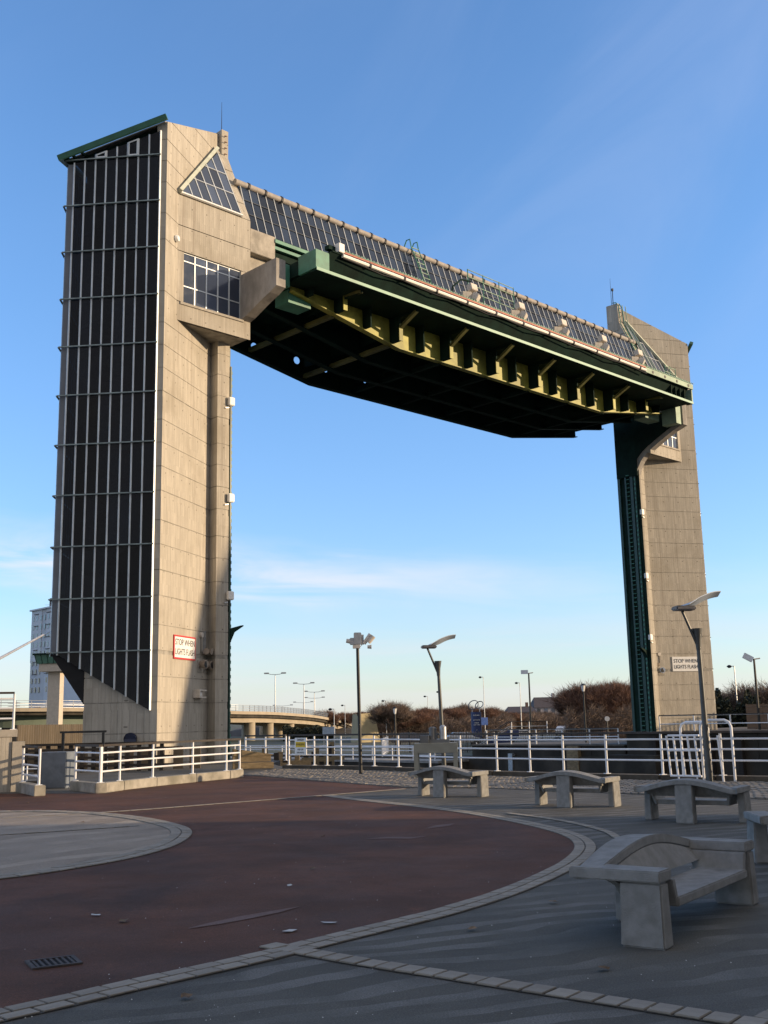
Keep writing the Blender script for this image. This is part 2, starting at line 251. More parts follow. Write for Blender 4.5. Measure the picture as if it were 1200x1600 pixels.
# ------------------------------------------------------------------ helpers
def P(x, y, Y):
    """a far point: picture position in the 1200x1600 frame -> real place at distance Y (used to survey the background)"""
    X = (x-600)/FPX; Z = -(y-800)/FPX
    r0 = Vector((1, 0, 0)); fw = Vector((0, cos(PITCH), sin(PITCH))); u0 = Vector((0, -sin(PITCH), cos(PITCH)))
    d = fw + (r0*cos(ROLL)-u0*sin(ROLL))*X + (u0*cos(ROLL)+r0*sin(ROLL))*Z
    return Vector((0, 0, EYE)) + d*(Y/d.y)
class MB:
    def __init__(s): s.v = []; s.f = []
    def add(s, vs, fs):
        o = len(s.v); s.v += [tuple(x) for x in vs]; s.f += [tuple(i+o for i in f) for f in fs]; return s
    def box(s, x0, x1, y0, y1, z0, z1):
        return s.add([(x0, y0, z0), (x1, y0, z0), (x1, y1, z0), (x0, y1, z0), (x0, y0, z1), (x1, y0, z1), (x1, y1, z1), (x0, y1, z1)],
                     [(0, 3, 2, 1), (4, 5, 6, 7), (0, 1, 5, 4), (1, 2, 6, 5), (2, 3, 7, 6), (3, 0, 4, 7)])
    def prism(s, poly, z0, z1):
        n = len(poly); a = sum(poly[i][0]*poly[(i+1) % n][1]-poly[(i+1) % n][0]*poly[i][1] for i in range(n))
        if a < 0: poly = poly[::-1]
        zf0 = z0 if callable(z0) else (lambda x, y: z0); zf1 = z1 if callable(z1) else (lambda x, y: z1)
        return s.add([(x, y, zf0(x, y)) for x, y in poly]+[(x, y, zf1(x, y)) for x, y in poly],
                     [tuple(range(n))[::-1], tuple(range(n, 2*n))]+[(i, (i+1) % n, n+(i+1) % n, n+i) for i in range(n)])
    def frame(s, p, q, up=(0, 0, 1)):
        p = Vector(p); q = Vector(q); d = (q-p).normalized(); up = Vector(up)
        if abs(d.dot(up)) > .98: up = Vector((1, 0, 0)) if abs(d.x) < .9 else Vector((0, 1, 0))
        a = d.cross(up).normalized(); b = a.cross(d).normalized(); return p, q, a, b
    def bar(s, p, q, w, h, up=(0, 0, 1)):
        p, q, a, b = s.frame(p, q, up); vs = []
        for c in (p, q):
            for i, j in ((-1, -1), (1, -1), (1, 1), (-1, 1)): vs.append(c+a*w/2*i+b*h/2*j)
        return s.add(vs, [(0, 1, 2, 3)[::-1], (4, 5, 6, 7), (0, 1, 5, 4), (1, 2, 6, 5), (2, 3, 7, 6), (3, 0, 4, 7)])
    def tube(s, pts, r, n=8, r2=None):
        if len(pts) == 2 and r2 is not None: rs = [r, r2]
        else: rs = [r]*len(pts) if not isinstance(r, (list, tuple)) else r
        pts = [Vector(p) for p in pts]; o = len(s.v); k = len(pts); prev = None
        for i, c in enumerate(pts):
            d = (pts[min(i+1, k-1)]-pts[max(i-1, 0)]).normalized()
            if prev is None:
                up = Vector((0, 0, 1)) if abs(d.z) < .9 else Vector((1, 0, 0)); a = d.cross(up).normalized()
            else: a = (prev-d*prev.dot(d)).normalized()
            prev = a; b = d.cross(a)
            for j in range(n): s.v.append(tuple(c+(a*cos(2*pi*j/n)+b*sin(2*pi*j/n))*rs[i]))
        for i in range(k-1):
            for j in range(n): s.f.append((o+i*n+j, o+i*n+(j+1) % n, o+(i+1)*n+(j+1) % n, o+(i+1)*n+j))
        s.f.append(tuple(o+j for j in range(n))[::-1]); s.f.append(tuple(o+(k-1)*n+j for j in range(n))); return s
    def quad(s, a, b, c, d): return s.add([a, b, c, d], [(0, 1, 2, 3)])
    def slab(s, pts, t):
        """closed slab of thickness t below a planar or gently curved polygon"""
        pts = [Vector(p) for p in pts]; nrm = (pts[1]-pts[0]).cross(pts[2]-pts[0]).normalized(); n = len(pts)
        return s.add(pts+[p-nrm*t for p in pts], [tuple(range(n)), tuple(range(n, 2*n))[::-1]]+[(i, n+i, n+(i+1) % n, (i+1) % n) for i in range(n)])
    def clip(s, co, no):
        bm = s.bm(); bmesh.ops.bisect_plane(bm, geom=bm.verts[:]+bm.edges[:]+bm.faces[:], plane_co=co, plane_no=no, clear_outer=True, dist=1e-5)
        ed = [e for e in bm.edges if e.is_boundary]
        if ed: bmesh.ops.holes_fill(bm, edges=ed, sides=0)
        bm.verts.ensure_lookup_table(); bm.verts.index_update()
        s.v = [tuple(v.co) for v in bm.verts]; s.f = [tuple(v.index for v in f.verts) for f in bm.faces]; bm.free(); return s
    def bm(s):
        bm = bmesh.new(); vs = [bm.verts.new(v) for v in s.v]
        for f in s.f:
            try: bm.faces.new([vs[i] for i in f])
            except ValueError: pass
        return bm
    def mesh(s, name, m, mirror=False, bevel=0, smooth=False, recalc=True):
        me = bpy.data.meshes.new(name)
        v = [(-x, y, z) for x, y, z in s.v] if mirror else s.v
        me.from_pydata(v, [], s.f); me.validate()
        bm = bmesh.new(); bm.from_mesh(me)
        if recalc: bmesh.ops.recalc_face_normals(bm, faces=bm.faces[:])
        if bevel: bmesh.ops.bevel(bm, geom=[e for e in bm.edges if e.is_manifold and e.calc_face_angle(0) > .5], offset=bevel, segments=2, affect='EDGES', clamp_overlap=True)
        if smooth:
            for f in bm.faces: f.smooth = True
        bm.to_mesh(me); bm.free()
        if m: me.materials.append(m)
        if smooth and smooth != 'all':
            try: me.set_sharp_from_angle(angle=radians(40))
            except Exception: pass
        return me
    def build(s, name, m, parent=None, label=None, **kw):
        o = bpy.data.objects.new(name, s.mesh(name, m, **kw)); COL.objects.link(o)
        if parent: o.parent = parent
        if label: o['label'] = label
        return o
def link(name, me, parent=None, loc=None, rot=None):
    o = bpy.data.objects.new(name, me); COL.objects.link(o)
    if parent: o.parent = parent
    if loc is not None: o.location = loc
    if rot is not None: o.rotation_euler = rot
    return o
def tag(o, label, cat, group=None):
    o['label'] = label; o['category'] = cat
    if group: o['group'] = group
    return o
def thing(name, label, cat, loc=(0, 0, 0), rz=0.0, group=None, rot=None):
    o = bpy.data.objects.new(name, None); COL.objects.link(o); o.location = loc; o.rotation_euler = rot if rot else (0, 0, rz); o.empty_display_size = .3
    return tag(o, label, cat, group)
def struct(o): o['kind'] = 'structure'; return o
def stuff(o): o['kind'] = 'stuff'; return o
def copy_tree(o, parent=None):
    c = o.copy(); COL.objects.link(c)
    if parent: c.parent = parent; c.matrix_parent_inverse = o.matrix_parent_inverse
    for ch in list(o.children): copy_tree(ch, c)
    return c
def spline(pts, k=8, closed=False):
    out = []; n = len(pts); rng = range(n) if closed else range(n-1)
    g = (lambda i: pts[i % n]) if closed else (lambda i: pts[max(0, min(n-1, i))])
    for i in rng:
        p0, p1, p2, p3 = [Vector(g(j)) for j in (i-1, i, i+1, i+2)]
        for t in range(k):
            t /= k; out.append(.5*((2*p1)+(-p0+p2)*t+(2*p0-5*p1+4*p2-p3)*t*t+(-p0+3*p1-3*p2+p3)*t**3))
    if not closed: out.append(Vector(pts[-1]))
    return out
def resample(pts, d):
    out = [pts[0].copy()]; acc = 0
    for a, b in zip(pts, pts[1:]):
        L = (b-a).length; t = d-acc
        while t <= L and L > 0: out.append(a+(b-a)*(t/L)); t += d
        acc = (acc+L) % d if L > 0 else acc
    return out
def text_mesh(body, size, m, name, parent, matrix, extrude=.004, align='CENTER', squash=1.0):
    cu = bpy.data.curves.new(name, 'FONT'); cu.body = body; cu.size = size; cu.align_x = align; cu.align_y = 'CENTER'; cu.extrude = extrude; cu.resolution_u = 3
    to = bpy.data.objects.new(name, cu); COL.objects.link(to)
    dg = bpy.context.evaluated_depsgraph_get(); me = bpy.data.meshes.new_from_object(to.evaluated_get(dg)); bpy.data.objects.remove(to)
    me.transform(Matrix.Diagonal((squash, 1, 1, 1))); me.transform(matrix); me.materials.clear(); me.materials.append(m)
    return link(name, me, parent)

# ================================================================== THE BARRIER FRAME OF REFERENCE
UA = radians(45.5); RZ = pi/2-UA
C0 = Vector((-9.468, 45.0, 0)); U = Vector((sin(UA), cos(UA), 0)); Wv = Vector((-cos(UA), sin(UA), 0))
def BW(u, w, z=0): return C0+U*u+Wv*w+Vector((0, 0, z))
SPAN = 45.3; VC = 3.54
FARG = -1.2

# ================================================================== GROUND
def sheet(name, poly, z, m, kind=True):
    b = MB(); b.add([(p[0], p[1], z) for p in poly], [tuple(range(len(poly)))])
    me = bpy.data.meshes.new(name); bm = b.bm(); bmesh.ops.recalc_face_normals(bm, faces=bm.faces[:])
    for f in bm.faces:
        if f.normal.z < 0: f.normal_flip()
    bmesh.ops.triangulate(bm, faces=bm.faces[:]); bm.to_mesh(me); bm.free(); me.materials.append(m)
    o = link(name, me); return struct(o)
rail_pts = [(13.2, 22.6), (10.9, 24.6), (9.2, 26.6), (8.2, 27.4), (6.95, 28.3), (5.75, 29.4), (4.75, 30.3), (3.95, 31.2), (3.12, 32.2), (2.15, 33.5), (1.27, 34.8), (.30, 36.4), (-.51, 37.5), (-1.68, 38.5), (-2.18, 38.9), (-2.66, 39.3), (-3.63, 40.1)]
quay = [(200, -120), (60, -30), (30, 5), (17, 18.5)] + [(x+.25, y+.3) for x, y in rail_pts] + [(-4.4, 43.5)]
e1 = BW(6.2, -.3); e2 = BW(6.2, 7.0); e3 = BW(3, 14); e4 = BW(3, 400)
quay += [(-4.8, 45.5), (e1.x, e1.y), (e2.x, e2.y), (e3.x, e3.y), (e4.x, e4.y)]
near = [(-900, 330), (-900, -900), (900, -900), (900, -300)] + quay
sheet('plaza_ground', near, 0, M_GREY)
def wall_strip(name, pts, z0, z1, m, par=None, kind=True):
    b = MB()
    for a, c in zip(pts, pts[1:]): b.quad((a[0], a[1], z0), (c[0], c[1], z0), (c[0], c[1], z1), (a[0], a[1], z1))
    o = b.build(name, m, par); return struct(o) if kind else o
wall_strip('near_quay_wall', quay, -6, -.004, M_QUAY)
o = sheet('river_water', [(-1500, -800), (1500, -800), (1500, 3000), (-1500, 3000)], -4.3, M_WATER)
fq0 = BW(40.0, -260); fq1 = BW(40.0, 400)
farp = [BW(40, -260), BW(40, 400), BW(600, 1500), Vector((6000, 9000, 0)), Vector((9000, 3000, 0)), BW(900, -900)]
farp = [(fq0.x, fq0.y), (fq1.x, fq1.y), (-900, 2500), (-3000, 6000), (6000, 6000), (6000, -500)]
sheet('far_bank_ground', farp, FARG, M_FARG)
wall_strip('far_quay_wall', [(fq0.x, fq0.y), (fq1.x, fq1.y)], -6, FARG-.004, M_QUAY)
nl = [(-900, 330), (e4.x, e4.y), (-900, 2500)]
# asphalt and discs laid over the plaza
red_edge = [(-1.45, 25.36), (-.68, 23.72), (1.0, 20.75), (1.9, 18.53), (2.48, 16.34), (2.52, 14.66), (2.05, 12.9), (1.22, 11.1), (.50, 9.95), (-.07, 9.25), (-.60, 8.62), (-.98, 8.16), (-1.70, 7.40), (-2.30, 6.75), (-4.2, 4.9), (-7.0, 2.8), (-11, 1.0)]
RE = spline(red_edge, 8)
red = [(-4.9, 36.2), (-3.03, 33.1), (.48, 27.3), (.1, 26.7)] + [(p[0], p[1]) for p in RE] + [(-30, 1), (-30, 29.5), (-12, 29.3), (-7.1, 27.9), (-6.85, 30.2), (-6.2, 32.6), (-5.4, 35.0)]
sheet('red_asphalt', red, .004, M_REDT)
disc_e = [(-13.6, 17.0), (-12.6, 20.2), (-10.6, 22.0), (-7.8, 22.5), (-6.15, 21.9), (-4.8, 20.5), (-3.86, 19.0), (-3.29, 17.6), (-3.14, 15.9), (-3.36, 14.5), (-3.88, 13.4), (-4.6, 12.55), (-6.2, 11.5), (-8.6, 11.0), (-11.4, 12.0), (-13.1, 14.2)]
DE = spline(disc_e, 8, True)
sheet('pale_paved_disc', [(p[0], p[1]) for p in DE], .008, M_PALE)
# recessed beds and individual stones
def stones(parent_name, path, rows, width, length, gap=.012, z0=.006, h=.008, limit=290, skip=0):
    path = [Vector((p[0], p[1], 0)) for p in path]
    tot = width*rows
    bed = MB(); L = []; R = []
    for i, p in enumerate(path):
        d = (path[min(i+1, len(path)-1)]-path[max(i-1, 0)]).normalized(); nrm = Vector((-d.y, d.x, 0)); L.append(p+nrm*tot/2); R.append(p-nrm*tot/2)
    for i in range(len(path)-1): bed.quad(R[i]+Vector((0, 0, z0)), R[i+1]+Vector((0, 0, z0)), L[i+1]+Vector((0, 0, z0)), L[i]+Vector((0, 0, z0)))
    root = struct(bed.build(parent_name, mat('joint_sand', (.085, .078, .066), .95), recalc=False))
    variants = []
    for k in range(5):
        b = MB(); w = width-gap-.004*random.random(); l = length-gap-.006*random.random(); t = h+.004*random.random()
        b.box(-l/2, l/2, -w/2, w/2, 0, t); variants.append(b.mesh('paving_stone', M_STONE, bevel=.004))
    items = []
    for r in range(rows):
        pts = resample(path, length*.5)[(r % 2)::2]
        for i, (a, c) in enumerate(zip(pts, pts[1:])):
            mid = (a+c)/2; d = (c-a).normalized(); nrm = Vector((-d.y, d.x, 0)); q = mid+nrm*(r-(rows-1)/2)*width
            items.append((q.length, q, atan2(d.y, d.x)))
    items.sort(key=lambda x: x[0])
    rest = MB()
    for i, (dist, q, a) in enumerate(items):
        dz = z0+.001*random.random()
        if i < limit: link('paving_stone', random.choice(variants), root, (q.x, q.y, dz), (random.uniform(-.006, .006), random.uniform(-.006, .006), a+random.uniform(-.02, .02)))
        else:
            c, s = cos(a), sin(a); l, w = (length-gap)/2, (width-gap)/2
            cs = [(q.x+c*x-s*y, q.y+s*x+c*y) for x, y in ((-l, -w), (l, -w), (l, w), (-l, w))]; rest.prism(cs, dz, dz+h)
    if rest.v: stuff(rest.build('paving_stone', M_STONE, root))
    return root
stones('edging_stone_band', RE, 2, .14, .225)
stones('disc_edging_ring', DE[14:110], 2, .17, .25, z0=.009)
stones('crossing_stone_band', spline([(-.95, 8.60), (-.25, 7.98), (.35, 7.50), (1.0, 6.98), (1.70, 6.42), (2.6, 5.7), (3.6, 4.8)], 8), 1, .19, .165)
stones('far_edging_band', spline([(-8.6, 20.4), (-5.61, 21.76), (-3.4, 23.6), (-1.45, 25.36), (.48, 27.2)], 8), 1, .13, .24, limit=40)
stones('outer_edging_band', spline([(2.05, 19.6), (2.75, 18.0), (3.1, 16.3), (3.15, 14.9), (3.9, 13.6), (5.6, 12.8), (8, 12.4)], 8), 1, .13, .24, limit=60)
stones('disc_cross_band', spline([(-12.9, 17.4), (-9, 17.1), (-6.5, 17.5), (-4.2, 18.7)], 8), 1, .12, .24, z0=.009, limit=60)
stones('corner_stone_band', spline([(2.02, 6.28), (2.4, 6.7), (3.0, 7.3)], 6), 1, .19, .165)
# cobbled strip beside the quay railing
cob_out = [Vector((x, y, 0)) for x, y in [(14, 15.4), (10, 18.8), (6.9, 21.8), (4.9, 23.9), (2.35, 26.6), (.55, 27.5), (-1.3, 30.3), (-3.0, 33.2), (-4.9, 36.3)]]
cob_in = [Vector((x, y, 0)) for x, y in [(17, 18.6), (13.0, 22.3), (8.95, 26.4), (6.8, 28.0), (4.6, 30.0), (3.0, 31.9), (.2, 36.0), (-2.2, 38.6), (-3.9, 40.4)]]
cb = MB(); NR = 17; A = resample(spline(cob_out, 10), .19); nn = len(A); Bp = spline(cob_in, 10)
def samp(pts, t):
    f = t*(len(pts)-1); i = min(int(f), len(pts)-2); return pts[i].lerp(pts[i+1], f-i)
for r in range(NR):
    for i in range(nn-1):
        ta = (i+.5*(r % 2))/(nn-1); tb = min(1, (i+1+.5*(r % 2))/(nn-1))
        if ta >= 1: continue
        g0 = .06; z = .012+random.random()*.016
        q = []
        for (t, s_) in ((ta, r), (tb, r), (tb, r+1), (ta, r+1)):
            a_ = samp(A, t); b_ = samp(Bp, t); q.append(a_.lerp(b_, s_/NR))
        c = sum(q, Vector())/4; q = [c+(p-c)*(.88-.05*random.random()) for p in q]; qt = [c+(p-c)*.72 for p in q]
        cb.add([(p.x, p.y, .004) for p in q]+[(p.x, p.y, .004+z) for p in q]+[(p.x, p.y, .012+z) for p in qt],
               [(0, 1, 5, 4), (1, 2, 6, 5), (2, 3, 7, 6), (3, 0, 4, 7), (4, 5, 9, 8), (5, 6, 10, 9), (6, 7, 11, 10), (7, 4, 8, 11), (8, 9, 10, 11)])
cobs = cb.build('cobble_setts', M_COB, recalc=False); stuff(cobs)
sheet('cobble_bed', [(p.x, p.y) for p in cob_out]+[(p.x, p.y) for p in cob_in[::-1]], .004, mat('cobble_joint', (.035, .03, .024), .95))
# worn white smear, drain and litter
b = MB(); b.add([(0, 0, 0)], []); b = MB()
def smear(name, pts, wid, z, m):
    b = MB(); pts = [Vector((x, y, z)) for x, y in pts]; L = []; R = []; n = len(pts)
    for i, p in enumerate(pts):
        d = (pts[min(i+1, n-1)]-pts[max(0, i-1)]).normalized(); nr = Vector((-d.y, d.x, 0)); w = wid*sin(pi*(i+.15)/(n-.7))*.5; L.append(p+nr*w); R.append(p-nr*w)
    for i in range(n-1): b.quad(R[i], R[i+1], L[i+1], L[i])
    return struct(b.build(name, m, recalc=False))
M_SMEAR = tarmac('worn_paint', (.21, .14, .125), (.15, .09, .075), None, specks=False)
smear('paint_smear', [(-1.68, 9.35), (-1.5, 9.55), (-1.28, 9.8), (-1.05, 10.05), (-.85, 10.3)], .16, .009, M_SMEAR)
smear('paint_smear', [(-.35, 15.9), (-.05, 16.0), (.25, 15.9), (.5, 16.1)], .25, .009, M_SMEAR)
smear('paint_smear', [(.55, 17.2), (.8, 17.6), (1.0, 17.9)], .25, .009, M_SMEAR)
M_IRON = mat('drain_iron', (.055, .045, .042), .8, var=.3, scale=12)
dr = thing('drain_grate', 'small dark iron drain grate set in the red asphalt', 'drain', (-2.42, 8.15, .006), radians(28)); dr.scale = (.72, .72, 1)
MB().box(-.24, .24, -.21, -.17, 0, .012).box(-.24, .24, .17, .21, 0, .012).box(-.24, -.2, -.17, .17, 0, .012).box(.2, .24, -.17, .17, 0, .012).build('drain_frame', M_IRON, dr)
MB().box(-.2, .2, -.17, .17, 0, .002).build('drain_bottom', mat('drain_void', (.003, .003, .003), 1), dr)
bme = MB().box(-.012, .012, -.17, .17, .002, .010).mesh('drain_bar', M_IRON)
for k in range(7): link('drain_bar', bme, dr, (-.17+k*.057, 0, 0))
def leaf_mesh(s):
    b = MB(); n = 9; pts = []
    for k in range(n): a = 2*pi*k/n; r = s*(.6+.55*random.random()); pts.append((cos(a)*r*1.25, sin(a)*r, .004+s*.35*random.random()))
    c = (0, 0, .01); b.add([c]+pts, [(0, 1+k, 1+(k+1) % n) for k in range(n)]); return b.mesh('fallen_leaf', M_LEAF)
LM = [leaf_mesh(.055), leaf_mesh(.045), leaf_mesh(.035)]
for (x, y, lab) in ((-2.30, 9.72, 'brown dead leaf on the red asphalt nearest the drain grate'), (.62, 9.02, 'brown leaf curled up on the grey paving, near the edging stones'), (1.38, 7.55, 'brown leaf on the grey paving in front of the near bench leg'),
                    (-1.28, 7.05, 'flat brown leaf on the grey paving just below the edging stones'), (1.45, 10.2, 'thin brown leaf on the grey paving left of the near bench'), (1.25, 22.9, 'orange leaf lying in front of the left bench'),
                    (-1.0, 16.4, 'small brown leaf in the middle of the red asphalt'), (-.9, 12.8, 'small pale leaf on the red asphalt at mid distance'), (-5.4, 19.6, 'dark leaf on the pale paved disc'), (-8.1, 24.9, 'small leaf on red asphalt left, beyond the disc')):
    tag(link('fallen_leaf', random.choice(LM), None, (x, y, .012), (0, 0, random.random()*6)), lab, 'leaf', 'dead leaves scattered on the plaza')
for (x, y, s, lab) in ((-.83, 9.13, .05, 'white scrap of paper on red asphalt, left of a pair'), (-.52, 9.45, .05, 'white scrap of paper on red asphalt, right of a pair'), (-2.62, 10.05, .035, 'small pale scrap on the red asphalt near the left edge'), (-1.05, 11.6, .03, 'tiny pale scrap in the middle of the red asphalt')):
    b = MB(); n = 7; b.add([(cos(2*pi*k/n)*s*(1+random.random()), sin(2*pi*k/n)*s*random.uniform(.5, 1), .004+.01*random.random()) for k in range(n)], [tuple(range(n))])
    tag(link('paper_scrap', b.mesh('paper_scrap', M_LIT), None, (x, y, .008), (0, 0, random.random()*3)), lab, 'litter', 'paper scraps on the asphalt')
# tiny pale grit
b = MB()
for k in range(150):
    a = random.random(); Y = 6.5+22*a*a; X = random.uniform(-.36, .3)*Y; s = random.uniform(.003, .006); b.add([(X-s, Y-s, .012), (X+s, Y-s, .012), (X, Y+s, .012), (X, Y, .012+s)], [(0, 1, 3), (1, 2, 3), (2, 0, 3)])
stuff(b.build('grit', M_LIT))

# ================================================================== TOWERS
MAIN = [2.61, 7.01, 11.50, 15.92]
JOINTS = [-6.0, .10, 1.35, 2.61, 3.65, 4.73, 5.78, 7.01, 8.09, 9.18, 10.22, 11.50, 12.56, 13.61, 14.63, 15.92, 16.97, 18.02, 19.05, 20.50, 22.95, 24.20, 25.70, 26.75, 27.80, 28.85, 29.9, 31.4]
roofz = lambda u: 28.65+.507*u
def sym(poly): return poly+[(x, 2*VC-y) for x, y in poly[::-1]]
GU, GW = -.643, .766          # direction of the glazed wall in plan
GP = lambda s, off=0: (GU*s-GW*off*1.0, GW*s+GU*off*1.0)    # s along the wall, off outwards (towards -u,-w)
# note: outward normal of the near glazed wall is (-.766,-.643)
M_PROW = mat('prow_concrete', (.15, .16, .18), .8, var=.12, scale=1.5)
M_GREENG = mat('guide_green_paint', (.016, .058, .047), .45, var=.25, scale=1.5, stain=.4, stc=(.012, .035, .03))
def tower(flag, labels, loc):
    mir = flag < 0; VC = 3.54 if flag > 0 else 3.15; kk = 1.0 if flag > 0 else .89
    T = thing('concrete_tower', labels['tower'], 'tower', loc, RZ)
    def B(b, n, m, par=T, **k): return b.build(n, m, par, mirror=mir, **k)
    low_f = [(0, 0), (4.2, 2.42), (4.2, 1.85), (4.66, 1.85), (4.95, 1.93), (5.05, 2.15)]
    far_f = [(5.05, 3.46), (4.3, 3.46)]
    base_b = [(-.30, .36), (-.24, .44), (-1.0, 1.36), (-.96, 1.44), (-1.95, 2.5), (-.6, 3.3), (.4, 4.2)]
    low_top = low_f+far_f+[(0, 2*VC), (-.30, 2*VC-.36), (-.1, 2*VC-.6), (-.1, .6), (-.30, .36)]
    low_bot = low_f+far_f+[(2.2, 4.8)]+base_b[::-1]
    kite = [(0, 0), (5.03, 2.9), (4.8, 3.46), (0, 2*VC), (-.30, 2*VC-.36), (-.1, 2*VC-.6), (-.1, .6), (-.30, .36)]
    boxp = [(1.05, .60), (5.17, .60), (5.17, 3.47), (1.05, 3.47)]
    def inset(poly, d):
        n = len(poly); a = sum(poly[i][0]*poly[(i+1) % n][1]-poly[(i+1) % n][0]*poly[i][1] for i in range(n)); sg = 1 if a > 0 else -1; out = []
        for i in range(n):
            p0, p1, p2 = [Vector(poly[j % n]) for j in (i-1, i, i+1)]
            e0 = (p1-p0).normalized(); e1_ = (p2-p1).normalized(); n0 = Vector((-e0.y, e0.x))*sg; n1 = Vector((-e1_.y, e1_.x))*sg
            bis = (n0+n1); k = d/max(.35, bis.length_squared/2); out.append(tuple(p1+bis*k*.5*1.0*2/2))
        return out
    joint = .038; cores = []
    def lift(poly, z0, z1, soff=None, roof=False, gable=False, name='concrete_panel'):
        b = MB().prism(poly, z0, z1)
        if soff: b.clip((0, .6, 19.58), (0, .6, -1.0))      # keep above z = 19.58-.6*(w-.6)
        if roof: b.clip((0, 0, 28.65), (-.507, 0, 1))
        if gable: b.clip((0, .6, 25.7), (0, -2.17, 1))
        if len(b.v) > 3: return B(b, name, M_CON)
    for z0, z1 in zip(JOINTS, JOINTS[1:]):
        zt = z1-joint; main = any(abs(z1-m) < .01 for m in MAIN)
        parts = [(z0, zt)] if not main else [(z0, z1-.30), (z1-.30+.001, zt)]
        for k, (a, c) in enumerate(parts):
            ins = .03 if k == 1 else 0
            f = (lambda p: inset(p, ins)) if ins else (lambda p: p)
            if z1 <= 4.8: lift(f(low_bot), a, min(c, 4.55))
            elif z1 <= 18.1: lift(f(low_top), a, c)
            elif z1 <= 25.75:
                if z0 < 20.4:
                    lift(low_top, a, c); lift(boxp, a, c, soff=True)
                else:
                    full = [(0, 0), (1.05, .60)]+([(1.38, .60), (1.38, .86), (4.62, .86), (4.62, .60)] if abs(z0-20.5) < .01 else [])+[(5.17, .60), (5.17, 3.47), (1.05, 3.47)]+kite[2:]
                    lift(full, a, c)
            else:
                lift(kite, a, c, roof=True); lift([(1.06, .60), (5.17, .60), (5.17, 3.47), (1.06, 3.47)], a, c, roof=True, gable=True)
    # recessed core that closes the joints
    core = MB().prism(inset(low_bot, .035), -6, 4.54); B(core, 'joint_core', M_KERB)
    B(MB().prism(inset(low_top, .035), 4.55, 19.5), 'joint_core', M_KERB)
    B(MB().prism(inset([(0, 0), (1.05, .6), (1.3, .9), (4.7, .9), (4.7, .6), (5.17, .6), (5.17, 3.47), (1.05, 3.47)]+kite[2:], .035), 19.65, 25.69), 'joint_core', M_KERB)
    B(MB().prism(inset(kite, .035), 25.69, 31.3).clip((0, 0, 28.60), (-.507, 0, 1)), 'joint_core', M_KERB)
    # chimney-like end post above the gable
    ch = MB().box(4.80, 5.20, 2.50, 3.30, 29.2, 31.25); B(ch, 'end_post', M_CON)
    for k in range(4): B(MB().bar((4.97, 2.49, 29.9+k*.33), (4.97, 2.38, 29.9+k*.33), .03, .03).bar((4.90, 2.40, 29.9+k*.33), (5.06, 2.40, 29.9+k*.33), .03, .03), 'rung', M_RUST)
    # projecting girder seat and curved bracket
    B(MB().box(5.172, 6.72, .61, 3.47, 24.10, 25.32), 'girder_seat', M_CONP, bevel=.02)
    B(MB().box(5.172, 6.4, 1.0, 3.4, 23.2, 24.09), 'seat_haunch', M_CONP)
    arc = [(1.86, 18.3), (1.72, 18.7), (1.42, 19.2), (1.0, 19.6), (.5, 19.92), (-.1, 20.25), (-.7, 20.55), (-1.3, 20.85), (-2.08, 21.12)]
    if not mir: arc = [(.61, 20.45), (.2, 20.55), (-.4, 20.78), (-1.0, 21.0), (-1.6, 21.18), (-2.08, 21.38)]
    prof = [(-2.08, 22.72), (arc[0][0], 22.72)]+arc
    b = MB(); n = len(prof)
    b.add([(4.62, w, z) for w, z in prof]+[(5.165, w, z) for w, z in prof], [tuple(range(n)), tuple(range(n, 2*n))[::-1]]+[(i, n+i, n+(i+1) % n, (i+1) % n) for i in range(n)])
    B(b, 'curved_bracket', M_CONB)
    # window
    fr = MB()
    x0, x1, z0, z1 = 1.385, 4.615, 20.505, 22.915
    xs = [x0+(x1-x0)*k/5 for k in range(6)]; zs = [z0, z0+.335*(z1-z0), z0+.84*(z1-z0), z1]
    W_ = B(MB().box(x0, x1, .80, .85, z0, z1), 'window', mat('window_back', (.02, .02, .022), .8))
    for k, x in enumerate(xs): B(MB().box(max(x0, x-.03), min(x1, x+.03), .66, .74, z0, z1), 'window_mullion', M_ALU, W_)
    for k, z in enumerate(zs): B(MB().box(x0+.03, x1-.03, .67, .73, max(z0, z-.025), min(z1, z+.025)), 'window_transom', M_ALU, W_)
    for i in range(5):
        for j in range(3): B(MB().box(xs[i]+.03, xs[i+1]-.03, .69, .70, zs[j]+.03, zs[j+1]-.03), 'pane', M_WIN, W_)
    B(MB().box(1.2, 4.75, .54, .598, 20.36, 20.47), 'window_sill', M_CONP)
    # triangular skylight lying on the sloping gable
    sl = lambda w: 25.7+2.17*(w-.6)
    nn_ = Vector((0, -2.17, 1)).normalized()
    def SP(u, w, o=0): return Vector((u, w, sl(w)))+nn_*o
    A_, B_, C_ = (1.22, .66), (4.58, .66), (4.46, 2.48)
    tri = MB().slab([SP(*A_, .05), SP(*B_, .05), SP(*C_, .05)], .045); TW = B(tri, 'triangular_skylight', M_DARK)
    def lerp2(a, c, t): return (a[0]+(c[0]-a[0])*t, a[1]+(c[1]-a[1])*t)
    # panes between lines parallel to the right edge; rows parallel to the base
    def hyp(w): t = (w-A_[1])/(C_[1]-A_[1]); return A_[0]+(C_[0]-A_[0])*t
    def rgt(w): t = (w-B_[1])/(C_[1]-B_[1]); return B_[0]+(C_[0]-B_[0])*t
    rows = [.66, 1.22, 1.80, 2.48]
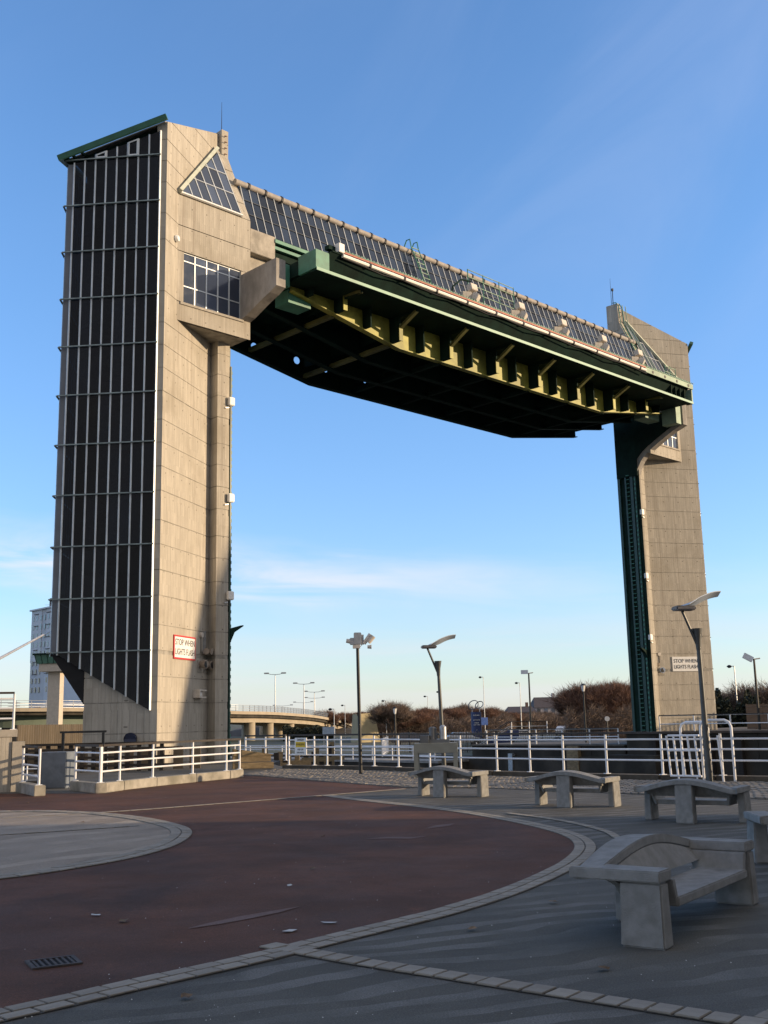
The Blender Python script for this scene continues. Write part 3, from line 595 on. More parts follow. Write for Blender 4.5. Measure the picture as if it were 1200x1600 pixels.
    for r in range(3):
        w0, w1 = rows[r], rows[r+1]
        for k in range(6):
            a0 = rgt(w0)-k*.56; a1 = rgt(w1)-k*.56; l0 = a0-.56; l1 = a1-.56
            poly = [(max(l0, hyp(w0)), w0), (a0, w0), (a1, w1), (max(l1, hyp(w1)), w1)]
            if a0 <= hyp(w0)+.04: continue
            if a1 <= hyp(w1):
                # the hypotenuse cuts this pane
                t = (a0-hyp(w0))/((a0-hyp(w0))-(a1-hyp(w1))); wc = w0+(w1-w0)*t; poly = [(max(l0, hyp(w0)), w0), (a0, w0), (a0+(a1-a0)*t, wc)]
                if l0 > hyp(w0):
                    t2 = (l0-hyp(w0))/((l0-hyp(w0))-(l1-hyp(w1))); poly.append((l0+(l1-l0)*t2, w0+(w1-w0)*t2))
            elif l0 > hyp(w0) and l1 < hyp(w1):
                t2 = (l0-hyp(w0))/((l0-hyp(w0))-(l1-hyp(w1))); poly.append((l0+(l1-l0)*t2, w0+(w1-w0)*t2))
            cx = sum(p[0] for p in poly)/len(poly); cy = sum(p[1] for p in poly)/len(poly)
            pts = [SP(cx+(p[0]-cx)*.93, cy+(p[1]-cy)*.93, .085) for p in poly]
            B(MB().slab(pts, .02), 'pane', M_WIN, TW)
            if k and l0 < rgt(w0): pass
            B(MB().bar(SP(a0, w0, .09), SP(poly[2][0], poly[2][1], .09), .05, .05, nn_), 'glazing_bar', M_ALU, TW)
    for w in rows[1:3]: B(MB().bar(SP(hyp(w), w, .09), SP(rgt(w), w, .09), .05, .045, nn_), 'glazing_bar', M_ALU, TW)
    B(MB().bar(SP(1.05, .62, .08), SP(4.66, .62, .08), .10, .09, nn_), 'skylight_sill', M_SIGNW, TW)
    B(MB().bar(SP(1.02, .60, .16), SP(4.46, 2.56, .16), .17, .22, nn_), 'skylight_beam', mat('pale_green_beam', (.5, .53, .44), .6, var=.15), TW)
    # glazed stair wall: two faces meeting in a prow
    gz = [4.71+2.229*k for k in range(11)]
    S0_, S1_, NM = .32, 4.30*kk, 8
    ds = (S1_-S0_)/NM
    for side in (0, 1):
        def Q(s, off, z):
            x, y = GU*s-.766*off, GW*s-.643*off
            return Vector((x, y if side == 0 else 2*VC-y, z))
        botz = (lambda s: 2.26+(s-S0_)*(4.71-2.26)/(4.45*kk-S0_)) if side == 0 else (lambda s: 4.60)
        G = B(MB().bar(Q(S0_-.03, .06, botz(S0_)), Q(S0_-.03, .06, roofz(GU*S0_)-.35), .05, .07), 'glazed_wall', M_ALU)
        for k in range(1, NM+1):
            s = S0_+ds*k; B(MB().bar(Q(s, .06, botz(s)-.02), Q(s, .06, roofz(GU*s)-.35), .036, .07), 'mullion', M_ALU, G)
        for z in gz: B(MB().bar(Q(S0_-.06, .12, z), Q(4.70*kk, .12, z), .07, .05), 'transom', M_TRANS, G)
        for k in range(NM):
            sa, sb = S0_+ds*k+.03, S0_+ds*(k+1)-.03
            for j in range(10):
                b = MB().slab([Q(sa, .03, gz[j]+.03), Q(sb, .03, gz[j]+.03), Q(sb, .03, gz[j+1]-.03), Q(sa, .03, gz[j+1]-.03)], .02); B(b, 'pane', M_GLASS, G)
            b = MB().slab([Q(sa, .03, botz(sa)), Q(sb, .03, botz(sb)), Q(sb, .03, 4.68), Q(sa, .03, 4.68)], .02); B(b, 'pane', M_GLASS, G)
            ta, tb = roofz(GU*sa)-.36, roofz(GU*sb)-.36
            if min(ta, tb) > gz[10]+.05: B(MB().slab([Q(sa, .03, gz[10]+.03), Q(sb, .03, gz[10]+.03), Q(sb, .03, tb), Q(sa, .03, ta)], .02), 'pane', M_GLASS, G)
            if k in (2, 5) and side == 0:
                for (p, q) in ((Q(sa, .08, gz[10]+.08), Q(sb, .08, gz[10]+.08)), (Q(sa, .08, ta-.03), Q(sb, .08, tb-.03)), (Q(sa+.02, .08, gz[10]+.08), Q(sa+.02, .08, ta)), (Q(sb-.02, .08, gz[10]+.08), Q(sb-.02, .08, tb))):
                    B(MB().bar(p, q, .05, .06), 'vent_frame', M_ALU, G)
        # roof fascia
        B(MB().bar(Q(-.05, .30, roofz(.1)+.02), Q(4.95*kk, .30, roofz(GU*4.95*kk)+.02), .24, .24, (-.507, 0, 1)), 'roof_fascia', M_GREENF)
        B(MB().bar(Q(.1, -.35, roofz(.1)-.1), Q(4.6*kk, -.35, roofz(GU*4.6*kk)-.1), .12, .18, (-.507, 0, 1)), 'roof_fascia', M_GREEND)
        for k in range(3): s = (4.0+k*.4)*kk; B(MB().bar(Q(s, .3, roofz(GU*s)), Q(s-.2, -.4, roofz(GU*s)), .07, .12), 'fascia_strut', M_GREEND)
    # inner things behind the glass: soffit, prow column, stair
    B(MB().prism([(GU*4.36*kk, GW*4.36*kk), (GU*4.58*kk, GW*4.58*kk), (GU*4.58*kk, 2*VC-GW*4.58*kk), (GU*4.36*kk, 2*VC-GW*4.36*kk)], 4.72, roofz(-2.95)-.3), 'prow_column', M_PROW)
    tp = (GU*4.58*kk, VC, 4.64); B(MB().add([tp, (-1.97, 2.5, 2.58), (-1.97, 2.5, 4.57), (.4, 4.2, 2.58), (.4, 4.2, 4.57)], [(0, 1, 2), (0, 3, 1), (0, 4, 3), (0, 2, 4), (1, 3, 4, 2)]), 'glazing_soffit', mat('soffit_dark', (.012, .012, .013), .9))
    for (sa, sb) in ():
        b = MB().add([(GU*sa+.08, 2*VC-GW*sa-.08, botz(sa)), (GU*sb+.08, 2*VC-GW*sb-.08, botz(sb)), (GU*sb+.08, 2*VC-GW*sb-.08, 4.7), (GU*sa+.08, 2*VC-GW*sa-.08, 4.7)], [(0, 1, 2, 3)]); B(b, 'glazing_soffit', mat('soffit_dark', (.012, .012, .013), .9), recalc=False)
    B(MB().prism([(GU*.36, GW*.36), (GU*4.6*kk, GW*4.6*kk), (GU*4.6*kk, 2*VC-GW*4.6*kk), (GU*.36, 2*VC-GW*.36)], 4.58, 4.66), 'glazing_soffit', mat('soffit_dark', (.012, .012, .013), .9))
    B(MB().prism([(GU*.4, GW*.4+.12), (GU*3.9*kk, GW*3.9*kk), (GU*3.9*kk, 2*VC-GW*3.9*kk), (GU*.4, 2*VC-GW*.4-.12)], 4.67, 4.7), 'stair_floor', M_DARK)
    st = MB()
    for k in range(20):
        z = 4.8+k*1.115; a, c = ((-.35, 1.5), (-1.6, 2.6)) if k % 2 == 0 else ((-1.6, 2.6), (-.35, 1.5))
        st.bar((a[0], a[1], z), (c[0], c[1], z+1.1), .9, .16)
        st.box(-2.0, -.3, 2.6, 3.6, z-.05, z+.05)
        for j in range(7): t = j/6; st.tube([(a[0]+(c[0]-a[0])*t-.3, a[1]+(c[1]-a[1])*t-.35, z+1.1*t), (a[0]+(c[0]-a[0])*t-.3, a[1]+(c[1]-a[1])*t-.35, z+1.1*t+.9)], .02, 4)
        st.tube([(a[0]-.3, a[1]-.35, z+.95), (c[0]-.3, c[1]-.35, z+2.05)], .03, 5)
    stuff(B(st, 'stair', mat('stair_grey', (.42, .42, .42), .8)))
    # roof sheet
    rp = [(-3.15, 2.9), (-.05, -.35), (.35, -.02), (4.95, 2.85), (4.95, 2.95), (.35, 5.82), (-.05, 6.15)]
    b = MB(); n = len(rp); b.add([(x, y, roofz(x)+.06) for x, y in [(-2.85, VC), (-.1, .05), (4.9, 2.88), (4.9, 3.4), (-.1, 2*VC-.05)]]+[(x, y, roofz(x)+.01) for x, y in [(-2.85, VC), (-.1, .05), (4.9, 2.88), (4.9, 3.4), (-.1, 2*VC-.05)]],
                                 [(0, 1, 2, 3, 4), (9, 8, 7, 6, 5)]+[(i, 5+i, 5+(i+1) % 5, (i+1) % 5) for i in range(5)]); B(b, 'roof', M_KERB)
    # green guide rails in the river face
    gm = MB().box(5.06, 5.2, 2.20, 2.42, -1.2, 19.6).box(5.06, 5.2, 3.26, 3.45, -1.2, 19.6).box(5.06, 5.22, 2.72, 2.84, -1.2, 19.6)
    gb = B(gm, 'guide_rail', M_GREENG)
    if mir: B(MB().box(5.172, 5.24, 1.75, 3.45, 18.2, 23.2), 'guide_head', M_GREEND)
    if mir: B(MB().box(5.052, 5.075, 1.72, 3.455, -1.0, 19.2), 'guide_panel', M_GREEND)
    if mir:
        pf = [(-1.6, 22.3), (2.3, 22.3), (2.3, 18.3)]+[(w+.28, z+.22) for w, z in arc]; nf = len(pf)
        B(MB().add([(5.17, w, z) for w, z in pf]+[(5.23, w, z) for w, z in pf], [tuple(range(nf)), tuple(range(nf, 2*nf))[::-1]]+[(i, nf+i, nf+(i+1) % nf, (i+1) % nf) for i in range(nf)]), 'guide_flare', M_GREEND)
    if mir: B(MB().box(5.076, 5.10, 2.1, 3.45, -1.0, 18.1), 'guide_back', M_GREEND)
    B(MB().box(5.06, 5.14, 1.99, 2.14, -.9, 18.6), 'guide_rail', M_GREENG)
    te = MB()
    for k in range(58): te.box(5.10, 5.18, 2.0, 2.10, -.6+k*.33, -.45+k*.33)
    stuff(B(te, 'rack_teeth', M_GREEN))
    lad = MB()
    for k in range(64): lad.box(5.24, 5.27, 2.44, 2.70, -.6+k*.3, -.56+k*.3)
    stuff(B(lad, 'guide_ladder', M_GREEN))
    B(MB().add([(5.1, 1.95, 5.95), (5.1, 2.2, 5.95), (5.85, 2.2, 6.15), (5.85, 1.95, 6.15), (5.1, 1.95, 5.3), (5.1, 2.2, 5.3), (5.85, 1.95, 6.1), (5.85, 2.2, 6.1), (5.35, 1.95, 5.8), (5.35, 2.2, 5.8)],
               [(0, 1, 2, 3), (0, 3, 6, 8, 4), (1, 5, 9, 7, 2), (4, 8, 9, 5), (8, 6, 7, 9), (3, 2, 7, 6), (0, 4, 5, 1)]), 'fin', M_GREEND)
    B(MB().prism([(3.9, 1.0), (6.6, 1.0), (6.6, 4.8), (3.9, 4.8)], -6, -1.0), 'pier_footing', M_QUAY)
    return T
M_GREENG = mat('guide_green_paint', (.028, .095, .075), .45, var=.25, scale=1.5, stain=.4, stc=(.012, .035, .03))
TL = tower(1, {'tower': 'left concrete barrier tower with dark glazed stair wall and corner window'}, C0)
C1 = C0+U*SPAN
TR = tower(-1, {'tower': 'right concrete barrier tower across the river with green guide rails'}, C1)
# antennas
def antenna(base, h, lab, ball):
    b = MB().tube([(0, 0, 0), (0, 0, h)], .022, 5, .008)
    if ball: b.tube([(.12, 0, 0), (.12, 0, h*.55)], .03, 5); b.tube([(.12, 0, h*.55), (.12, 0, h*.55+.18)], .09, 6)
    o = b.build('antenna', M_DARK); o.location = base; return tag(o, lab, 'antenna', 'whip antennas on tower tops')
antenna(BW(5.0, 2.8, 31.22), 1.75, 'thin whip antenna on top of the left tower', False)
antenna(BW(SPAN-5.0, 3.1, 31.22), 2.2, 'thin antenna with a small knob on the right tower', True)
# wall fittings ------------------------------------------------------------
def wall_frame(mirror, s, z, off=0.0):
    """matrix for an object on the oblique wall: x along the wall, y outward"""
    if not mirror:
        p = BW(s*.866, s*.5, z); dx = U*.866+Wv*.5
    else:
        p = BW(SPAN-s*.866, s*.5, z); dx = U*.866-Wv*.5
    dy = Vector((dx.y, -dx.x, 0)); 
    p = p+dy*off
    return Matrix(((dx.x, -dy.x, 0, p.x), (dx.y, -dy.y, 0, p.y), (0, 0, 1, p.z), (0, 0, 0, 1)))   # local -y is outward
def warn_sign(mirror, s, z, w, h, border, lab):
    T = thing('warning_sign', lab, 'sign', (0, 0, 0), 0, 'stop signs on the barrier towers'); T.matrix_world = wall_frame(mirror, s, z, .002)
    T.location = T.matrix_world.translation
    MB().box(-w/2, w/2, -.05, 0, -h/2, h/2).build('sign_board', M_RED if border else M_SIGNW, T)
    if border: MB().box(-w/2+.07, w/2-.07, -.054, -.0501, -h/2+.07, h/2-.07).build('sign_face', M_SIGNW, T)
    R = Matrix.Rotation(pi/2, 4, 'X')
    for i, tx in enumerate(('STOP WHEN', 'LIGHTS FLASH')):
        text_mesh(tx, h*.37, M_SIGNT, 'lettering', T, Matrix.Translation((0, -.058, h*.20-i*h*.40)) @ R, .003, squash=(.86 if i == 0 else .77)*(w/h)/2.0)
    return T
warn_sign(False, 2.38, 4.93, 2.10, 1.02, True, 'white sign with red border reading STOP WHEN LIGHTS FLASH on left tower')
warn_sign(True, 2.10, 5.06, 2.06, 1.00, False, 'plain white STOP WHEN LIGHTS FLASH sign on the right tower')
def on_wall(mirror, s, z, lab, cat, name, group=None):
    T = thing(name, lab, cat, (0, 0, 0), 0, group); T.matrix_world = wall_frame(mirror, s, z); return T
def signal(mirror, s, z, lab):
    T = on_wall(mirror, s, z, lab, 'signal light', 'signal_light', 'flashing river signal lights')
    MB().box(-.24, .24, -.03, 0, -.34, .20).build('back_plate', M_CONP, T)
    hood = MB(); n = 10; r = .20
    hood.tube([(0, -.03, .02), (-.05, -.34, -.0)], [.15, .20], n); hood.build('hood', mat('horn_brown', (.30, .25, .20), .6, var=.2) if not mirror else M_PANEL, T)
    MB().tube([(-.05, -.345, 0), (-.05, -.35, 0)], .15, 10).build('lens', M_DARK, T)
    return T
signal(False, 3.98, 4.28, 'left of two hooded signal lights under the camera, left tower')
signal(False, 4.62, 4.27, 'right of two hooded signal lights under the camera, left tower')
signal(True, 4.70, 4.62, 'left of two pale signal boxes beside sign on right tower')
signal(True, 4.02, 4.64, 'right of two pale signal boxes beside sign on right tower')
def speaker(mirror, s, z, lab):
    T = on_wall(mirror, s, z, lab, 'loudspeaker', 'horn_loudspeaker', 'horn loudspeakers on the towers')
    for k in range(3):
        a = radians(-55+55*k); d = Vector((sin(a), -cos(a), -.1)).normalized()
        MB().tube([Vector((0, -.08, 0)), Vector((0, -.08, 0))+d*.15, Vector((0, -.08, 0))+d*.34], [.05, .06, .15], 9).build('horn', mat('horn_brown', (.30, .25, .20), .6, var=.2), T)
    MB().box(-.05, .05, -.1, 0, -.1, .9).build('speaker_bracket', M_GALV, T)
speaker(False, 4.35, 4.90, 'cluster of beige horn loudspeakers right of the red sign')
speaker(True, 4.55, 5.05, 'cluster of small horn loudspeakers left of the right tower sign')
T = on_wall(False, 4.05, 5.6, 'small round bell sounder above the loudspeakers, left tower', 'sounder', 'bell_sounder'); MB().tube([(0, 0, 0), (0, -.1, 0)], .12, 12).build('bell', M_LAMPC, T); MB().bar((0, -.02, -.1), (0, -.02, -.8), .02, .03).build('conduit', M_DARK, T)
T = on_wall(True, 4.1, 5.75, 'small round bell sounder above sign on right tower', 'sounder', 'bell_sounder'); MB().tube([(0, 0, 0), (0, -.1, 0)], .12, 12).build('bell', M_LAMPC, T); MB().bar((0, -.02, -.1), (0, -.02, -.8), .02, .03).build('conduit', M_DARK, T)
T = on_wall(False, 3.72, 2.98, 'beige wall box with open front low on left tower', 'box', 'wall_box')
MB().box(-.38, -.30, -.32, 0, -.18, .18).box(-.30, .38, -.30, 0, .12, .18).box(-.30, .38, -.30, 0, -.18, -.13).box(-.30, .38, -.12, 0, -.13, .12).build('box_case', M_LAMPC, T); MB().tube([(.0, -.12, 0), (.0, -.2, 0)], .09, 10).build('lamp', M_SIGNW, T)
T = on_wall(False, .95, 23.35, 'small white dome lamp on the wall above the tower window', 'lamp', 'bulkhead_lamp'); MB().tube([(0, 0, 0), (0, -.08, 0), (0, -.17, 0), (0, -.2, 0)], [.14, .17, .13, .04], 10).build('dome', M_SIGNW, T, smooth=True)
for k, z in enumerate((16.75, 12.05, 7.45)):
    T = thing('bulkhead_lamp', ('topmost', 'middle', 'lowest')[k]+' of three square white lamps up the left tower edge', 'lamp', BW(4.93, 1.80, z), RZ, 'square lamps on the left tower edge')
    MB().box(-.15, .17, -.14, .06, -.2, .2).build('lamp_case', M_SIGNW, T, bevel=.03); MB().bar((-.3, 0, -.35), (-.1, 0, -.3), .05, .05).build('lamp_conduit', M_GALV, T)
    T = thing('bulkhead_lamp', ('topmost', 'middle', 'lowest')[k]+' of three square white lamps up the right tower edge', 'lamp', BW(SPAN-4.93, 1.80, (15.6, 11.1, 6.85)[k]), RZ, 'square lamps on the right tower edge')
    MB().box(-.17, .15, -.14, .06, -.2, .2).build('lamp_case', M_SIGNW, T, bevel=.03); MB().bar((.3, 0, -.35), (.1, 0, -.3), .05, .05).build('lamp_conduit', M_GALV, T)
pl = on_wall(False, 0, 0, 'round blue plaque low on the left tower base', 'plaque', 'round_plaque'); pl.location = BW(-.68, .88, 1.12); pl.rotation_euler = (0, 0, RZ+radians(130)+pi)
MB().tube([(0, -.04, 0), (0, -.10, 0), (0, .10, 0)], .26, 20).build('plaque_disc', mat('plaque_blue', (.012, .018, .05), .5), pl)

# ================================================================== BRIDGE BETWEEN THE TOWERS
G = thing('glazed_footbridge', 'long glazed roof bridge linking the tops of both towers', 'bridge', C0, RZ)
ue0, ue1 = 5.19, SPAN-5.19
pa, pc = Vector((0, .70, 25.26)), Vector((0, 1.52, 27.90)); sdir = (pc-pa); nrm = Vector((0, -sdir.z, sdir.y)).normalized()
MB().add([(ue0, .74, 25.2), (ue1, .74, 25.2), (ue1, 1.57, 27.86), (ue0, 1.57, 27.86), (ue0, 3.4, 25.2), (ue1, 3.4, 25.2), (ue1, 2.6, 27.86), (ue0, 2.6, 27.86)],
         [(0, 1, 2, 3), (4, 5, 6, 7), (2, 3, 7, 6), (0, 1, 5, 4), (0, 3, 7, 4), (1, 2, 6, 5)]).build('roof_core', M_DARK, G)
NP = 66; dp = (ue1-ue0)/NP; rowt = [0, .36, .68, 1.0]
mul = MB().bar(pa, pc, .034, .06, nrm).mesh('glazing_bar', M_ALU)
pm = []
for r in range(3):
    a = pa+sdir*rowt[r]; c = pa+sdir*rowt[r+1]; e = .03*sdir.normalized()
    pm.append(MB().slab([(.03, *(a+e)[1:]), (dp-.03, *(a+e)[1:]), (dp-.03, *(c-e)[1:]), (.03, *(c-e)[1:])], -.02).mesh('pane', M_GLASSB))
for k in range(NP+1): link('glazing_bar', mul, G, (ue0+k*dp, nrm.y*.03, nrm.z*.03))
for k in range(NP):
    for r in range(3):
        if r < 2 or True:
            if r == 2 and k > 230: continue
            link('pane', pm[r], G, (ue0+k*dp, 0, 0))
for t in rowt[1:3]:
    q = pa+sdir*t+nrm*.035; MB().bar((ue0, q.y, q.z), (ue1, q.y, q.z), .05, .035, nrm).build('purlin', mat('dark_purlin', (.08, .09, .10), .5, .3), G)
fs = MB()
for k in range(NP+1): fs.bar((ue0+k*dp, 3.44, 25.2), (ue0+k*dp, 2.64, 27.9), .05, .06)
stuff(fs.build('far_glazing', M_ALU, G))
MB().tube([(ue0-.3, 1.52, 28.02), (ue1+.3, 1.52, 28.02)], .17, 10).build('ridge_pipe', mat('lagged_pipe', (.34, .31, .28), .7, var=.2), G, smooth=True)
clm = MB().tube([(-.05, 1.52, 28.02), (.05, 1.52, 28.02)], .21, 10).mesh('pipe_clamp', M_DARK)
for k in range(34): link('pipe_clamp', clm, G, (ue0+k*dp*2+.5, 0, 0))
MB().box(ue0+1.5, ue1-1.5, .56, .73, 25.02, 25.2).box(ue0+1.5, ue1-1.5, .62, .80, 24.70, 24.86).build('eave_beam', M_GREEN, G)
MB().box(ue0+1.5, ue1-1.5, .85, 3.4, 24.3, 24.68).build('bridge_floor', M_GREEND, G)

# ================================================================== THE GATE
K = thing('flood_gate', 'huge dark green steel flood gate raised flat between the towers', 'flood gate', C0, RZ)
g0, g1 = 5.95, 39.35; gm_ = SPAN/2
bot = lambda u, d=0: 20.45+d+.17*max(0, abs(u-gm_)-9.1)
SK = 22.14
MB().box(g0+.1, g1-.1, -3.05, 6.15, SK, SK+.06).build('skin_plate', M_GREEND, K)
def web(w, z_top, d, m, name, holes=(), th=.05, ua=g0+.4, ub=g1-.4):
    us = sorted(set([ua, ub, gm_-9.1, gm_+9.1]+[h[0] for h in holes]))
    b = MB()
    if not holes:
        lo = [(u, bot(u, d)) for u in us]; n = len(lo)
        for wi in (w, w+th):
            for i in range(n-1): b.quad((lo[i][0], wi, lo[i][1]), (lo[i+1][0], wi, lo[i+1][1]), (lo[i+1][0], wi, z_top), (lo[i][0], wi, z_top))
    else:
        # web split in bays, each with a round hole
        bays = sorted(set([ua, ub]+[h[0]-h[2]*2.2 for h in holes]+[h[0]+h[2]*2.2 for h in holes]+[gm_-9.1, gm_+9.1]))
        for a, c in zip(bays, bays[1:]):
            hh = [h for h in holes if a < h[0] < c]
            q = [(a, bot(a, d)), (c, bot(c, d)), (c, z_top), (a, z_top)]
            if not hh or c-a > hh[0][2]*5:
                b.add([(x, w, z) for x, z in q], [(0, 1, 2, 3)]); continue
            hu, hz, hr = hh[0]; n = 16; ring = [(hu+hr*cos(2*pi*k/n+pi/4+pi), hz+hr*sin(2*pi*k/n+pi/4+pi)) for k in range(n)]
            vs = [(x, w, z) for x, z in q]+[(x, w, z) for x, z in ring]; fs_ = []
            for cnr in range(4):
                for k in range(4): fs_.append((cnr, 4+(cnr*4+k) % n, 4+(cnr*4+k+1) % n)) if k < 2 else fs_.append(((cnr+1) % 4, 4+(cnr*4+k) % n, 4+(cnr*4+k+1) % n))
                fs_.append((cnr, 4+(cnr*4+2) % n, (cnr+1) % 4))
            b.add(vs, fs_)
    return b.build(name, m, K, recalc=False)
def chord(w, d, m, wd=.34):
    b = MB(); us = [g0+.4, gm_-9.1, gm_+9.1, g1-.4]
    for a, c in zip(us, us[1:]):
        b.add([(a, w-wd/2, bot(a, d)-.06), (a, w+wd/2, bot(a, d)-.06), (a, w+wd/2, bot(a, d)), (a, w-wd/2, bot(a, d)), (c, w-wd/2, bot(c, d)-.06), (c, w+wd/2, bot(c, d)-.06), (c, w+wd/2, bot(c, d)), (c, w-wd/2, bot(c, d))],
              [(0, 1, 2, 3), (4, 5, 6, 7), (0, 1, 5, 4), (1, 2, 6, 5), (2, 3, 7, 6), (3, 0, 4, 7)])
    return b.build('bottom_chord', m, K)
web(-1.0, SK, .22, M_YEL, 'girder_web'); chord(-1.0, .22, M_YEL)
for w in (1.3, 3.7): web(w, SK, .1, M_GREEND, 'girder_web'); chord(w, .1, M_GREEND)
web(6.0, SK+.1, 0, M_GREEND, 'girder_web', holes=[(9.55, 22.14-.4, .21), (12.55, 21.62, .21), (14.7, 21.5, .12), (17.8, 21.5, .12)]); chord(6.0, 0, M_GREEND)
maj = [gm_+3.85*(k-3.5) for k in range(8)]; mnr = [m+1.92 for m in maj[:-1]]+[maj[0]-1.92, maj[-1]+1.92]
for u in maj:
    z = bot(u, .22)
    MB().box(u-.05, u+.05, -1.75, -1.003, z, SK).build('web_stiffener', M_GREEND, K); MB().box(u-.13, u+.13, -1.80, -1.752, z, z+.72).build('stiffener_flange', M_YEL, K)  # stiffener plates coloured dark to paint in the shade of the bays
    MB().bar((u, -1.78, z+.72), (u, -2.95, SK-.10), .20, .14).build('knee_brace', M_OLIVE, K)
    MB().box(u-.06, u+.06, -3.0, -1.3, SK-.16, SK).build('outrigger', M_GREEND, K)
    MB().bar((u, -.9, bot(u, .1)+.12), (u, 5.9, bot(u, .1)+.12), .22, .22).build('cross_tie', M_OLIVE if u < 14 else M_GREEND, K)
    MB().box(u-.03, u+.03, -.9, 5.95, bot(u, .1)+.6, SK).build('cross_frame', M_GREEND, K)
for u in mnr: MB().box(u-.04, u+.04, -1.60, -1.003, bot(u, .22), SK).build('web_stiffener', M_GREEND, K)  # dark colour here too stands for the shade between stiffeners
# brow of the gate: light bottom flange, dark web, lamp rail
MB().box(g0, g1, -3.36, -2.95, SK-.05, SK-.002).build('brow_flange', M_GREEND, K)
MB().box(g0, g1, -3.40, -3.361, SK-.05, SK+.10).build('brow_lip', M_MINT, K)
MB().add([(g0+.8, -3.45, 23.2), (g1-.5, -3.45, 23.2), (g1-.5, -2.75, SK+.06), (g0+.8, -2.75, SK+.06), (g0+.8, -3.38, 23.2), (g1-.5, -3.38, 23.2), (g1-.5, -2.68, SK+.06), (g0+.8, -2.68, SK+.06)], [(0, 1, 2, 3), (4, 7, 6, 5), (0, 4, 5, 1), (1, 5, 6, 2), (2, 6, 7, 3), (3, 7, 4, 0)]).build('brow_web', M_GREEND, K)
wm = MB().box(-.03, .03, -3.30, -3.03, SK+.062, 23.2).mesh('brow_stiffener', M_GREEND)
for k in range(4): link('brow_stiffener', wm, K, (g1-.9-k*.55, 0, 0))
MB().box(g0+.9, g1-.3, -3.5, -2.6, 23.2, 23.27).build('catwalk', M_GREEND, K)
MB().box(7.4, 33.4, -3.56, -3.505, 23.30, 23.38).build('red_trim', mat('red_oxide', (.40, .12, .075), .6, var=.3), K)
MB().tube([(7.45, -3.52, 23.16), (33.4, -3.52, 23.16)], .095, 8).build('lamp_tube', mat('pale_lamp_tube', (.86, .83, .77), .4, var=.03), K, smooth=True)
MB().tube([(7.45+k*1.3, -3.56-.03*(k % 2), 23.03-.05*(k % 3)) for k in range(21)], .03, 5).build('cable', M_DARK, K)
tc_ = MB().tube([(-.05, -3.52, 23.16), (.05, -3.52, 23.16)], .13, 8).box(-.04, .04, -3.56, -3.4, 23.2, 23.36).mesh('tube_clamp', M_DARK)
for k in range(11): link('tube_clamp', tc_, K, (9.2+k*2.35, 0, 0))
MB().box(33.4, g1-.2, -3.56, -3.46, 23.02, 23.36).build('rail_channel', M_GREENL, K)
hm = MB().tube([(0, -3.565, 23.18), (0, -3.58, 23.18)], .10, 10).mesh('channel_hole', M_DARK)
for k in range(4): link('channel_hole', hm, K, (34.2+k*1.45, 0, 0))
tb = MB()
for k in range(160): tb.box(7.5+k*.2, 7.56+k*.2, -3.5, -3.44, 23.46, 23.52)
tb.box(7.4, g1-.3, -3.5, -3.44, 23.43, 23.46); stuff(tb.build('tooth_strip', M_GREEN, K))
for (a, c) in ((g0-.02, g0+.80), (g1-.10, g1+.02)):
    MB().box(a, c, -3.36, -2.1, SK+.06, 23.12).build('end_box', M_GREEN if a < 10 else M_GREENL, K)
MB().box(g0, g0+.65, -2.06, 0.2, SK+.10, 22.95).build('end_beam', M_GREEND, K)
MB().box(g1-.65, g1, -2.06, .2, SK+.10, 22.95).build('end_beam', M_GREEND, K)
MB().box(6.3, 7.7, -.9, .1, 21.35, 22.0).build('hinge_block', M_GREEN, K); MB().box(SPAN-7.5, SPAN-5.75, -.6, .3, 21.5, 22.05).build('hinge_block', M_GREENL, K)
MB().box(5.3, 5.9, -1.5, -.7, 21.8, 22.9).build('hinge_block', M_GREEN, K)
MB().box(SPAN-5.9, SPAN-5.3, -2.0, -.9, 21.1, 22.4).build('hinge_block', M_GREENL, K)
for w in (.8, 2.6, 4.4): MB().box(g0+.2, g1-.2, w, w+.15, SK+.07, SK+.6).build('top_beam', M_GREEND, K)
for k in range(14): MB().box(7+k*2.35, 7.12+k*2.35, -2.9, 5.9, SK+.62, SK+.85).build('top_beam', M_GREEND, K)
# things standing on the gate catwalk
T = thing('control_box', 'white electrical box at the left end of the gate catwalk', 'box', BW(7.35, -3.55, 23.28), RZ); MB().box(-.18, .18, -.05, .3, 0, .45).build('box_case', M_SIGNW, T, bevel=.02); MB().box(-.6, .5, .2, .5, .1, .3).build('box_tray', M_GREEND, T)
for i, u in enumerate((16.97, 21.04, 25.0, 29.1, 33.1)):
    T = thing('floodlight', ('first', 'second', 'third', 'fourth', 'fifth')[i]+' floodlight cluster from the left along the raised gate', 'floodlight', BW(u, -2.9, 23.27), RZ, 'floodlights along the gate'); T.scale = (1.3, 1.3, 1.3)
    MB().box(-.9, .35, -.2, .25, .10, .22).box(-.8, -.7, -.1, .1, 0, .1).box(.2, .3, -.1, .1, 0, .1).build('lamp_base', M_GREEND, T)
    for j, (dx, dz, rx) in enumerate(((-.05, .50, .3), (.22, .85, -.2), (.30, .45, .5))):
        b = MB().box(-.2, .2, -.16, .10, -.15, .15).tube([(0, .1, 0), (0, .28, 0)], [.15, .07], 8); o = b.build('lamp_head', M_LAMPC, T, bevel=.02); o.location = (dx, -.02-.1*j, dz); o.rotation_euler = (rx, 0, -.5+.5*j)
    MB().tube([(.1, 0, .2), (.12, 0, 1.0)], .03, 6).build('lamp_post', M_DARK, T)
